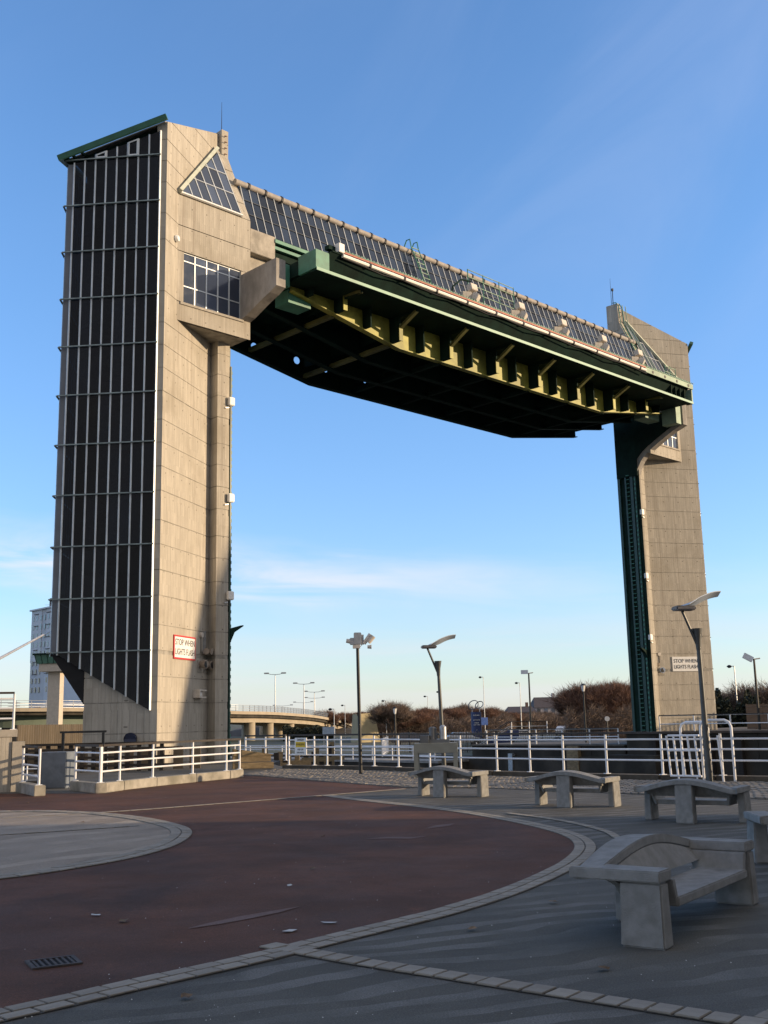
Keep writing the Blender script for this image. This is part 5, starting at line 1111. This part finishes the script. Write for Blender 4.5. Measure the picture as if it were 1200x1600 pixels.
# raised platform round the right tower
T = thing('quay_platform', 'dark raised quay wall at the foot of the right tower', 'quay wall', C0, RZ)
for k in range(20): MB().box(40.02, 58, -60+k*3.2, -60+k*3.2+3.17, -5, .40).build('wall_panel', M_QUAY, T)
MB().box(39.8, 58.2, -60, 4.2, .40, .52).build('coping', mat('dark_coping', (.10, .09, .075), .9), T)
for k in range(30): MB().box(39.6, 40.02, -58+k*2.05, -57.7+k*2.05, -5, .2).build('fender_pile', M_TIMBD, T)
T = thing('quay_platform', 'lower dark quay wall left of the right tower', 'quay wall', C0, RZ)
for k in range(5): MB().box(40.3, 50, 4.3+k*2.8, 4.3+k*2.8+2.77, -5, -.45).build('wall_panel', M_QUAY, T)
MB().box(40.1, 50.2, 4.25, 18.3, -.45, -.33).build('coping', mat('dark_coping', (.1, .09, .075)), T)
MB().box(39.9, 40.28, 8, 9, -5, -.46).build('fender_pile', M_TIMB, T); MB().box(39.9, 40.28, 14, 14.4, -5, -1).build('fender_pile', M_GALV, T)
def frail(name, lab, pts, zb, h, n, rails=(.5, 1.0), hr=None):
    o = Vector((pts[0][0], pts[0][1], 0)); q = resample([Vector((p[0], p[1], 0)) for p in pts], n)
    return railing(name, lab, [(p.x, p.y) for p in q], zb, zb+h, None, rails=rails, hr=hr, r=.035, pr=.05, base=False)
a, c = FB(-40, .5), FB(2.2, .5); frail('far_railing', 'white railing on the raised quay beside the right tower', [(a.x, a.y), (c.x, c.y)], .52, 1.05, 2.6, (.45, .98), M_BLACKRAIL)
a, c = FB(5, .6), FB(18, .6); frail('far_railing', 'white railing on the lower quay left of the right tower', [(a.x, a.y), (c.x, c.y)], -.33, 1.1, 2.4, (.48, .98), M_BLACKRAIL)
# low walkway further up-river
T = thing('landing_stage', 'pale low landing stage along the far bank', 'landing stage', C0, RZ); MB().box(36.5, 40.6, 18.4, 75, -1.62, -1.45).build('stage_deck', mat('stage_concrete', (.27, .26, .24), .9), T); MB().box(36.6, 40.5, 18.5, 75, -5, -1.62).build('stage_front', M_QUAY, T)
a, c = BW(36.8, 19), BW(36.8, 46); frail('far_railing', 'white two-rail railing on the low landing stage', [(a.x, a.y), (c.x, c.y)], -1.45, 1.1, 2.3, (.35, .68, 1.0))
a, c = BW(40.5, 40), BW(36.8, 46); d = BW(36.6, 75)
frail('far_railing', 'close-set white railing running away along the landing stage', [(c.x, c.y), (d.x, d.y)], -1.45, 1.1, 1.6, (.35, .68, 1.0))
# stair with blue sides
s0 = P(745, 1172, 92); T = thing('quay_stair', 'blue-sided steel stair climbing from the landing stage', 'stair', (s0.x, s0.y, -1.45), radians(4))
MB().add([(0, 0, 0), (.6, 0, 0), (3.6, 0, 1.5), (3.6, 0, 2.1), (3.0, 0, 2.1), (0, 0, .6)], [(0, 1, 2, 3, 4, 5)]).add([(0, 1.4, 0), (.6, 1.4, 0), (3.6, 1.4, 1.5), (3.6, 1.4, 2.1), (3.0, 1.4, 2.1), (0, 1.4, .6)], [(0, 1, 2, 3, 4, 5)]).build('stringer', M_BLUE, T, recalc=False)
for k in range(9): MB().box(.15+k*.36, .5+k*.36, .02, 1.38, .15+k*.19, .2+k*.19).build('step', M_GALV, T)
for y in (0, 1.4): MB().tube([(0, y, 1.1), (3.0, y, 2.75), (6, y, 2.75)], .04, 6).build('handrail', M_BLACKP, T); MB().tube([(0, y, .7), (3.0, y, 2.35), (6, y, 2.35)], .03, 6).build('stair_rail', M_GALV, T)
for x, z in ((0, 0), (1.5, .8), (3, 1.6), (4.5, 1.6), (6, 1.6)): MB().tube([(x, 0, z), (x, 0, z+1.15)], .04, 6).build('stair_post', M_WHITE, T)
# black palisade
def palisade(name, lab, a, c, zb, h, sp, m=M_BLACKP, w=.035):
    T = thing(name, lab, 'fence', (a.x, a.y, zb), atan2(c.y-a.y, c.x-a.x)); L = sqrt((c.x-a.x)**2+(c.y-a.y)**2); n = int(L/sp)
    me = MB().box(-w/2, w/2, -.015, .015, 0, h).mesh('pale', m)
    if n <= 300:
        for k in range(n): link('pale', me, T, (k*sp, 0, 0))
    else:
        b = MB()
        for k in range(n): b.box(k*sp-w/2, k*sp+w/2, -.015, .015, 0, h)
        stuff(b.build('pale', m, T))
    for z in (.15, h-.2): MB().box(0, L, -.03, -.016, z, z+.06).build('fence_rail', m, T)
    for k in range(int(L/3)+1): MB().box(k*3-.04, k*3+.04, -.04, .04, 0, h+.05).build('fence_post', m, T)
    return T
palisade('palisade_fence', 'long black palisade fence on the far bank', P(598, 1150, 100), P(800, 1150, 92), -1.2, 1.75, .17)
palisade('palisade_fence', 'dark palisade fence between the stair and the tree', P(800, 1150, 96), P(960, 1150, 100), -1.2, 1.7, .22)
palisade('palisade_fence', 'brown mesh fence at the right edge of the far bank', P(1170, 1150, 78), P(1290, 1150, 66), .4, 1.8, .1, mat('brown_fence', (.10, .075, .06), .8), .05)
wq0, wq1 = P(566, 1160, 96), P(612, 1150, 112); palisade('palisade_fence', 'white palisade section above the landing stage', P(597, 1165, 88), P(606.5, 1165, 100), -1.2, 1.4, .17, M_WHITE)
# concrete block building with tapered side
q0 = P(548, 1155, 150); q1 = P(592, 1155, 150); zt_ = P(570, 1114, 150).z; T = thing('pump_house', 'tapered windowless concrete block on the far bank', 'building', (q0.x, q0.y, -1.3)); w = q1.x-q0.x; h = zt_+1.3
MB().add([(0, 0, 0), (w*.28, -2.5, 0), (w+.3, 0, 0), (w*.6, 5, 0), (.3, 0, h*.96), (w*.30, -2.0, h*.97), (w-.6, 0, h), (w*.6, 4, h)], [(0, 1, 5, 4), (1, 2, 6, 5), (2, 3, 7, 6), (3, 0, 4, 7), (4, 5, 6, 7)]).build('wall', mat('buff_block', (.36, .31, .19), .95, var=.15, scale=.5), T)
# blue board near flyover
q = P(514, 1146, 130); T = thing('information_board', 'pale blue board on two legs under the flyover', 'board', (q.x, q.y, -1.2)); zz = P(514, 1137, 130).z+1.2
MB().box(-.75, .75, -.04, .04, zz-.9, zz+.1).build('board_panel', mat('pale_blue', (.22, .30, .42), .5), T)
for x in (-.6, .6): MB().box(x-.05, x+.05, .05, .1, 0, zz).build('board_leg', M_GALV, T)
# blue pillar sign with rings
q = P(745, 1150, 118); T = thing('pillar_sign', 'blue cylindrical information pillar crowned with steel rings', 'sign', (q.x, q.y, -1.2)); zt_ = P(745, 1112.5, 118).z+1.2
MB().tube([(0, 0, 0), (0, 0, zt_)], .55, 16).build('pillar_body', M_BLUE, T, smooth=True)
ring_ = MB(); 
for (cx, rz_, r) in ((-.25, .5, .62), (.38, -.5, .46)):
    ring_.tube([(cx+r*cos(a)*cos(rz_), r*cos(a)*sin(rz_)*.6, zt_+.75+r*.75*sin(a)+.12*cos(a)) for a in [2*pi*k/18 for k in range(19)]], .05, 6)
ring_.build('steel_rings', mat('dark_ring_steel', (.12, .14, .18), .35, .7), T, smooth=True)
for x in (-.4, .4): MB().tube([(x, 0, zt_), (x, 0, zt_+.5)], .04, 6).build('ring_stem', M_GALV, T)
for i, (tx, z, s) in enumerate((('RIVER HULL', .35, .19), ('VICTORIA PIER', .85, .16), ('MUSEUM', 1.15, .17), ('OLD TOWN', 1.35, .17), ('P', 1.9, .2), ('i', 2.3, .2), ('WC', 2.7, .2))):
    text_mesh(tx, s, M_SIGNW, 'lettering', T, Matrix.Translation((0, -.57, zt_-z)) @ Matrix.Rotation(pi/2, 4, 'X'), .01, squash=.7)
# street lamps on the far bank
SL = [(755, 1058, 150, 'globe', 'single-arm lamp left of the blue pillar, tallest in its cluster'), (688, 1081, 165, 'globe', 'thin lamp right of the leaning lamp, over the trees'), (668, 1088, 170, 'globe', 'thin lamp just left of the leaning lamp panel pole'),
      (812, 1067, 140, 'globe', 'thin single lamp left of the double-headed black lamp'), (1147, 1041, 95, 'globe', 'thin single lamp right of the right tower'), (603, 1095, 150, 'globe', 'short lamp in front of the pale bare tree'),
      (911, 1071, 84, 'lantern', 'black lantern lamp in front of the big rusty tree'), (617, 1107, 90, 'lantern', 'black lantern lamp among trees left of centre'), (522, 1108, 120, 'globe', 'short lamp at the end of the flyover'), (539, 1102, 170, 'globe', 'faint lamp beside the distant red trees')]
for (x, y, Y, kind, lab) in SL:
    t_ = P(x, y, Y); h = t_.z+1.2
    T = thing('street_lamp', lab, 'street lamp', (t_.x, t_.y, -1.2), 0, 'street lamps on the far bank')
    if kind == 'globe':
        MB().tube([(0, 0, 0), (0, 0, h)], .07, 6, .045).build('pole', M_GALV, T); MB().tube([(0, 0, h), (-.35, 0, h+.02)], .035, 5).build('arm', M_GALV, T)
        MB().tube([(-.42, 0, h-.14), (-.42, 0, h), (-.42, 0, h+.12)], [.10, .24, .08], 9).build('lamp_head', M_DARK, T, smooth=True)
    else:
        MB().tube([(0, 0, 0), (0, 0, h-.4)], .085, 7, .06).build('pole', M_BLACKP, T); MB().tube([(0, 0, h-.45), (0, 0, h)], [.09, .2], 6).build('lantern', M_SIGNW, T); MB().tube([(0, 0, h), (0, 0, h+.15)], [.24, .05], 6).build('lantern_cap', M_BLACKP, T)
for (x, y, Y, lab) in ((826, 1052, 100, 'black lamp pole with floodlight and small arm, centre right'), (1178, 1030, 72, 'black pole with tilted floodlight panel at the right edge')):
    t_ = P(x, y, Y); zb = -1.2 if Y > 80 else .4; h = t_.z-zb
    T = thing('floodlight_pole', lab, 'floodlight pole', (t_.x, t_.y, zb), 0, 'floodlight poles on the far bank'); MB().tube([(0, 0, 0), (0, 0, h)], .10, 8, .07).build('pole', M_BLACKP, T)
    o = MB().box(-.32, .32, -.08, .08, -.18, .18).build('floodlight', M_PANEL, T); o.location = (-.38, 0, h+.12); o.rotation_euler = (0, .5 if x > 1000 else 0, 0)
    MB().tube([(0, 0, h), (.4, 0, h+.05)], .05, 6).build('arm', M_LAMPC, T); MB().tube([(0, 0, h), (-.3, 0, h+.1)], .03, 6).build('arm', M_BLACKP, T)
T = thing('blue_notice', 'small blue notice on a lamp column right of the pillar', 'notice', P(757, 1127, 148)); MB().box(-.45, .45, -.05, .05, -.5, .5).build('notice_board', mat('bright_blue', (.15, .25, .6), .5), T)
q = P(993, 1080, 82); T = tag(MB().tube([(0, 0, -1.2), (0, 0, q.z)], .13, 8).build('vent_pipe', M_GALV), 'pale upright pipe close beside the green guide rail', 'pipe'); T.location = (q.x, q.y, 0)
q = P(950, 1150, 88); T = thing('oval_sign', 'small oval white sign on a post before the dark bushes', 'sign', (q.x, q.y, -.9)); zs_ = P(950, 1123, 88).z+.9
MB().tube([(0, 0, 0), (0, 0, zs_)], .05, 6).build('sign_post', M_BLACKP, T); MB().tube([(0, -.06, zs_), (0, -.10, zs_)], .20, 12).build('sign_disc', M_SIGNW, T)
# houses
def house(px, py, Y, w, h, rh, lab, m=M_BRICK, n=4, fl=3):
    q = P(px, py, Y); T = thing('house', lab, 'house', (q.x, q.y, -1.5), radians(random.uniform(-8, 8)), 'houses beyond the far bank'); 
    MB().box(0, w, 0, 9, 0, h).build('wall', m, T)
    MB().add([(-.4, -.4, h), (w+.4, -.4, h), (w+.4, 9.4, h), (-.4, 9.4, h), (.6, 4.5, h+rh), (w-.6, 4.5, h+rh)], [(0, 1, 5, 4), (1, 2, 5), (2, 3, 4, 5), (3, 0, 4), (0, 3, 2, 1)]).build('roof', M_ROOF, T)
    wm_ = MB().box(0, 1.1, -.06, -.004, 0, 1.4).mesh('window', M_WIN)
    for i in range(n):
        for j in range(fl): link('window', wm_, T, (w*(i+.5)/n-.55, 0, 1.0+j*(h-1)/fl))
    MB().box(w*.7, w*.7+.8, 4, 5, h+rh*.5, h+rh+1.2).build('chimney', m, T)
house(794, 1125, 330, 8.5, 4.6, 1.8, 'distant grey house behind the lamps, left of the pair')
house(837, 1125, 340, 9, 6.0, 3.2, 'distant gabled house with pointed roof', m=mat('pale_render', (.34, .33, .36), .9))
house(859, 1125, 350, 15, 6.4, 1.0, 'distant long terrace beside the rusty tree', m=mat('grey_render', (.22, .22, .27), .9), n=7)
house(1123, 1118, 150, 7, 4.2, 1, 'low dark building behind the hedge at right', m=M_DARK, n=2, fl=1)
# cars
def car_tree(m):
    T = thing('parked_car', 'x', 'car', (0, 0, 0), 0, 'cars parked on the far bank')
    prof = [(-2.1, .35), (2.1, .35), (2.15, .75), (1.2, .92), (.75, 1.38), (-1.0, 1.42), (-1.7, .98), (-2.15, .85)]; n = len(prof)
    b = MB(); b.add([(x, -.82+.12*(z > 1), z) for x, z in prof]+[(x, .82-.12*(z > 1), z) for x, z in prof], [tuple(range(n)), tuple(range(n, 2*n))[::-1]]+[(i, n+i, n+(i+1) % n, (i+1) % n) for i in range(n)]); b.build('body', m, T, bevel=.06)
    for s in (-1, 1): MB().add([(-1.45, s*.80, .98), (1.0, s*.80, .96), (.68, s*.735, 1.3), (-.95, s*.735, 1.34)], [(0, 1, 2, 3)]).build('side_window', M_WIN, T, recalc=False)
    for x in (-1.3, 1.35):
        for s in (-1, 1): MB().tube([(x, s*.62, .32), (x, s*.86, .32)], .32, 12).build('wheel', M_DARK, T)
    return T
for i, (x, y, Y, rz, lab) in enumerate(((722, 1150, 118, .1, 'pale silver parked car left of the blue pillar'), (880, 1140, 170, 1.2, 'small white parked car before the distant houses'), (908, 1140, 160, .3, 'dark parked car at the foot of the rusty tree'), (812, 1145, 130, .3, 'white parked car seen through the fence rails'), (640, 1150, 125, 0, 'dark parked car behind the palisade, left'), (1045, 1148, 84, 1.3, 'pale blue parked van corner beside the guide rail'))):
    T = car_tree(M_CARS[(0, 1, 2, 1, 2, 0)[i]]); q = P(x, y, Y); T.location = (q.x, q.y, -1.2 if i < 5 else -.9); T.rotation_euler = (0, 0, rz); T['label'] = lab
# grass bank and hill
q = [P(752, 1140, 190), P(840, 1140, 170), P(850, 1140, 260), P(752, 1140, 280)]
b = MB(); n = 12
for i in range(n+1):
    for j in range(5):
        t, s_ = i/n, j/4; p = (q[0].lerp(q[1], t)).lerp(q[3].lerp(q[2], t), s_); b.v.append((p.x, p.y, -1.25+sin(pi*t)*2.6*sin(pi*min(1, s_*.5+.001))))
for i in range(n):
    for j in range(4): b.f.append((i*5+j, (i+1)*5+j, (i+1)*5+j+1, i*5+j+1))
struct(b.build('grass_bank', M_GRASS, recalc=False, smooth='all'))

# trees ------------------------------------------------------------------------
def bare_tree_meshes(seed, H, R, dens, m, thick=1.0, spread=.5):
    rnd = random.Random(seed); tr = MB(); tw = MB()
    def grow(p, d, L, r, lev):
        q = p+d*L; mid = p+d*L*.5+Vector((rnd.uniform(-1, 1), rnd.uniform(-1, 1), 0))*L*.06
        tr.tube([p, mid, q], [r*.8, r*.65, r*.5], 6 if lev < 2 else 4)
        if lev >= 4:
            for k in range(dens):
                t = rnd.random(); s0 = p+d*L*t; dd_ = (d*.6+Vector((rnd.gauss(0, .8), rnd.gauss(0, .8), rnd.gauss(.85, .6)))*.75).normalized(); l = L*rnd.uniform(.6, 1.9); w = .020*thick*rnd.uniform(.6, 1.6)
                sd = dd_.cross(Vector((rnd.random()-.5, rnd.random()-.5, rnd.random()))).normalized()*w; e = s0+dd_*l
                tw.add([s0-sd, s0+sd, e], [(0, 1, 2)])
                for kk in range(3):
                    t2 = rnd.uniform(.3, .95); s1 = s0+dd_*l*t2; d2 = (dd_+Vector((rnd.gauss(0, .8), rnd.gauss(0, .8), rnd.gauss(.6, .6)))*.7).normalized(); sd2 = d2.cross(dd_).normalized()*w*.8 if d2.cross(dd_).length > 1e-3 else sd
                    tw.add([s1-sd2, s1+sd2, s1+d2*l*.55], [(0, 1, 2)])
            return
        nb = (4, 4, 3, 3)[lev]
        for k in range(nb):
            a = 2*pi*(k+rnd.random()*.7)/nb; tilt = spread*(1.0+.5*rnd.random())*(.75 if lev == 0 else 1)
            side = Vector((cos(a), sin(a), 0)); side = (side-d*side.dot(d)).normalized()
            nd = (d*cos(tilt)+side*sin(tilt)+Vector((0, 0, .10))).normalized()
            grow(p+d*L*rnd.uniform(.62, 1.0), nd, L*rnd.uniform(.62, .85), r*.58, lev+1)
        if lev > 0: grow(q, (d+Vector((0, 0, .1))).normalized(), L*.72, r*.6, lev+1)
    grow(Vector((0, 0, 0)), Vector((0, 0, 1)), H*.26, H*.022, 0)
    zmax = max(v[2] for v in tw.v); rm = sorted(sqrt(v[0]**2+v[1]**2) for v in tw.v)[int(len(tw.v)*.97)]
    def norm(mb): mb.v = [(x*R/rm, y*R/rm, z*H/zmax) for x, y, z in mb.v]
    norm(tr); norm(tw)
    return tr.mesh('trunk', M_BARK), tw.mesh('crown', m, recalc=False)
TA = bare_tree_meshes(1, 10, 4.6, 34, M_TWIG, .8, .5); TB = bare_tree_meshes(5, 9, 4.2, 44, M_TWIGR, .85, .5); TC = bare_tree_meshes(9, 10, 3.4, 40, M_TWIGR, .8, .38); TD = bare_tree_meshes(13, 8, 4.6, 12, M_TWIG, .8, .55)
trees = [(612, 1088, 140, 1.05, TA, 'greyish bare tree, tall, right of the concrete block'), (590, 1104, 160, 1.2, TC, 'dark bare tree behind the concrete block'), (640, 1102, 150, 1.2, TB, 'reddish bushy tree right of the greyish bare tree'), (668, 1098, 160, 1.3, TB, 'red-brown rounded tree behind the leaning lamp'),
         (705, 1100, 165, 1.3, TC, 'dark brown tree right of the leaning lamp'), (722, 1094, 175, 1.1, TA, 'sparse brown tree left of the blue pillar'), (748, 1098, 170, 1.3, TB, 'brown tree directly behind the blue pillar'), (772, 1100, 180, 1.1, TA, 'pale sparse tree right of the blue pillar'),
         (792, 1108, 190, 1.4, TB, 'low brown tree at the end of the tree row'), (820, 1112, 210, 1.2, TC, 'low brown tree before the distant houses'), (903, 1066, 120, 1.05, TC, 'left part of the big rust-coloured tree group'), (928, 1053, 118, 1.25, TB, 'tall rust-coloured tree with the highest crown'),
         (955, 1055, 122, 1.25, TC, 'tall rusty tree right beside the highest one'), (980, 1060, 124, 1.25, TB, 'rusty tree closest to the green guide rail'), (1160, 1062, 105, 1.0, TD, 'bare open-branched tree at the right edge'), (1192, 1050, 100, 1.1, TD, 'bare tree cut by the right edge of the frame'), (1130, 1075, 180, 1.0, TD, 'small faint bare tree just right of the right tower'),
         (510, 1104, 240, 1.0, TB, 'small distant red tree at the end of the flyover'), (540, 1108, 260, 1.3, TB, 'distant red-brown tree behind the flyover end'), (565, 1108, 250, 1.3, TC, 'distant brown tree above the concrete block'), (850, 1108, 240, 1.3, TA, 'bare tree in front of the distant gabled house')]
for (x, y, Y, ws, tm, lab) in trees:
    t_ = P(x, y, Y); zb = -1.3; h0_ = max(v.co.z for v in tm[1].vertices); s = (t_.z-zb)/h0_
    T = thing('bare_tree', lab, 'tree', (t_.x, t_.y, zb), random.random()*6.28, 'leafless trees on the far bank'); T.scale = (s*ws, s*ws, s)
    link('trunk', tm[0], T); link('crown', tm[1], T)
# undergrowth: dense brown thickets below the trees
def thicket(name, px0, px1, ytop, Y0, Y1, m, n, zb=-1.3, tw_=.05, ln=1.2, kind='twig', taper=True):
    b = MB(); rnd = random.Random(px0)
    for k in range(n):
        t = rnd.random(); px = px0+(px1-px0)*t; Y = rnd.uniform(Y0, Y1); top = P(px, ytop, Y).z*(.8+.2*sin(px*.13)+.12*sin(px*.41)); z = zb+(top-zb)*rnd.random()**.7
        p = Vector((P(px, 1100, Y).x, Y, z))
        d = Vector((rnd.gauss(0, .5), rnd.gauss(0, .5), rnd.gauss(.4, .5))).normalized()
        if kind == 'twig':
            sd = d.cross(Vector((0, 1, .2))).normalized()*tw_*rnd.uniform(.5, 1.5); b.add([p-sd, p+sd, p+d*ln*rnd.uniform(.5, 1.4)], [(0, 1, 2)])
        else:
            s_ = tw_*rnd.uniform(.6, 1.4); a1 = d.orthogonal().normalized()*s_; a2 = d.cross(a1).normalized()*s_*.7; b.add([p-a1, p-a2, p+a1, p+a2], [(0, 1, 2, 3)])
    return stuff(b.build(name, m, recalc=False))
thicket('undergrowth', 556, 800, 1122, 150, 190, M_TWIG, 50000, tw_=.035, ln=.9)
thicket('undergrowth', 884, 1000, 1106, 112, 132, M_TWIG, 34000, tw_=.026, ln=.8)
thicket('ivy_bank', 1098, 1290, 1083, 88, 100, M_IVY, 26000, zb=-.5, tw_=.16, kind='leaf')
thicket('evergreen_shrubs', 442, 520, 1134, 168, 180, M_IVY, 9000, tw_=.16, kind='leaf')
thicket('undergrowth', 800, 900, 1118, 190, 215, M_TWIG, 18000, tw_=.04, ln=1.0)
# backing earth banks so that the thickets read as dense
def bank(name, px0, px1, ytop, Y, depth, m, zb=-1.3):
    b = MB(); n = 24
    for i in range(n+1):
        px = px0+(px1-px0)*i/n; zt2 = P(px, ytop, Y).z*(.82+.15*sin(px*.13)+.08*sin(px*.37)); x = P(px, 1100, Y).x
        e = .25+.75*min(1, 4*min(i, n-i)/n); zt2 = zb+(zt2-zb)*e
        b.v += [(x, Y-depth*.5, zb), (x, Y, zb+(zt2-zb)*.8), (x, Y+depth*.4, zt2), (x, Y+depth, zb)]
    for i in range(n):
        for j in range(3): b.f.append((i*4+j, (i+1)*4+j, (i+1)*4+j+1, i*4+j+1))
    return struct(b.build(name, m, recalc=False, smooth='all'))
M_EARTH = mat('brambly_earth', (.035, .028, .020), .98, var=.4, scale=.8, bump=.8, bscale=2)
bank('brambly_bank', 560, 800, 1128, 190, 20, M_EARTH); bank('brambly_bank', 890, 1010, 1114, 132, 16, M_EARTH); bank('brambly_bank', 1118, 1330, 1086, 101, 16, M_EARTH, -.5)
# distant flat skyline
bank('brambly_bank', 340, 560, 1130, 262, 30, M_EARTH)  # dark bank added to stand for the shadow area under the flyover
bank('distant_rise', 380, 620, 1121, 600, 80, mat('distant_brown', (.09, .07, .07), .95)); bank('distant_rise', 760, 1000, 1117, 560, 80, mat('distant_brown', (.09, .07, .07)))
# timber dolphins and mud on the river, left of centre
random.seed(11)
for i, (x, y, Y, lab) in enumerate(((385, 1178, 66, 'leftmost'), (405, 1180, 70, 'second'), (438, 1176, 72, 'third'), (478, 1172, 78, 'fourth'), (495, 1170, 80, 'rightmost'))):
    q = P(x, y, Y); T = thing('mooring_dolphin', lab+' weathered timber mooring post group behind the quay railing', 'mooring post', (q.x, q.y, -4.4), 0, 'timber mooring posts in the river')
    for k in range(3+i % 2): MB().box(k*.55-.16, k*.55+.16, -.16, .16, 0, q.z+4.4+random.uniform(-.4, .5)).build('pile', M_TIMB if i % 2 == 0 else M_TIMBD, T)
    MB().box(-.3, 2.0, -.22, -.165, q.z+3.6, q.z+3.9).build('waling', M_TIMB, T)
T = thing('river_wall', 'pale stone-capped wall on the far bank left of centre', 'wall', C0, RZ); 
for k in range(26): MB().box(36.0, 37.6, 76+k*4, 76+k*4+3.95, -5, -1.0).build('wall_panel', M_QUAY, T)
MB().box(35.8, 37.8, 76, 180, -1.0, -.75).build('coping', mat('stone_coping', (.22, .20, .17), .9), T)
struct(MB().add([(P(380, 1, 62).x, 62, -4.28), (P(560, 1, 62).x, 62, -4.28), (P(560, 1, 110).x, 110, -4.25), (P(380, 1, 110).x, 110, -4.25)], [(0, 1, 2, 3)]).build('mud_bank', M_MUD, recalc=False))

# ================================================================== MUSEUM BLOCK OUT OF FRAME (casts the shade over the plaza)
T = thing('museum_building', 'large angular grey building standing to the right of the plaza', 'building', (0, 0, 0))
MB().prism([(42, -45), (70, -45), (70, 13.5), (42, 16.0)], 0, 13).build('wall', mat('grey_cladding', (.25, .25, .26), .7), T)
MB().prism([(13, -50), (41.9, -50), (41.9, 2), (13, -1)], 0, 24).build('wall', mat('grey_cladding', (.25, .25, .26)), T)  # unseen tall block, added to cover sky and darken the foreground
MB().slab([(76, 34.1, -1), (76, 62, -1), (76, 60, 22), (76, 46.8, 28.6), (76, 45.4, 27.8)], 3).build('prow', mat('grey_cladding', (.25, .25, .26)), T)  # unseen thin wedge, shaped to cast the slanting shadow on the left tower
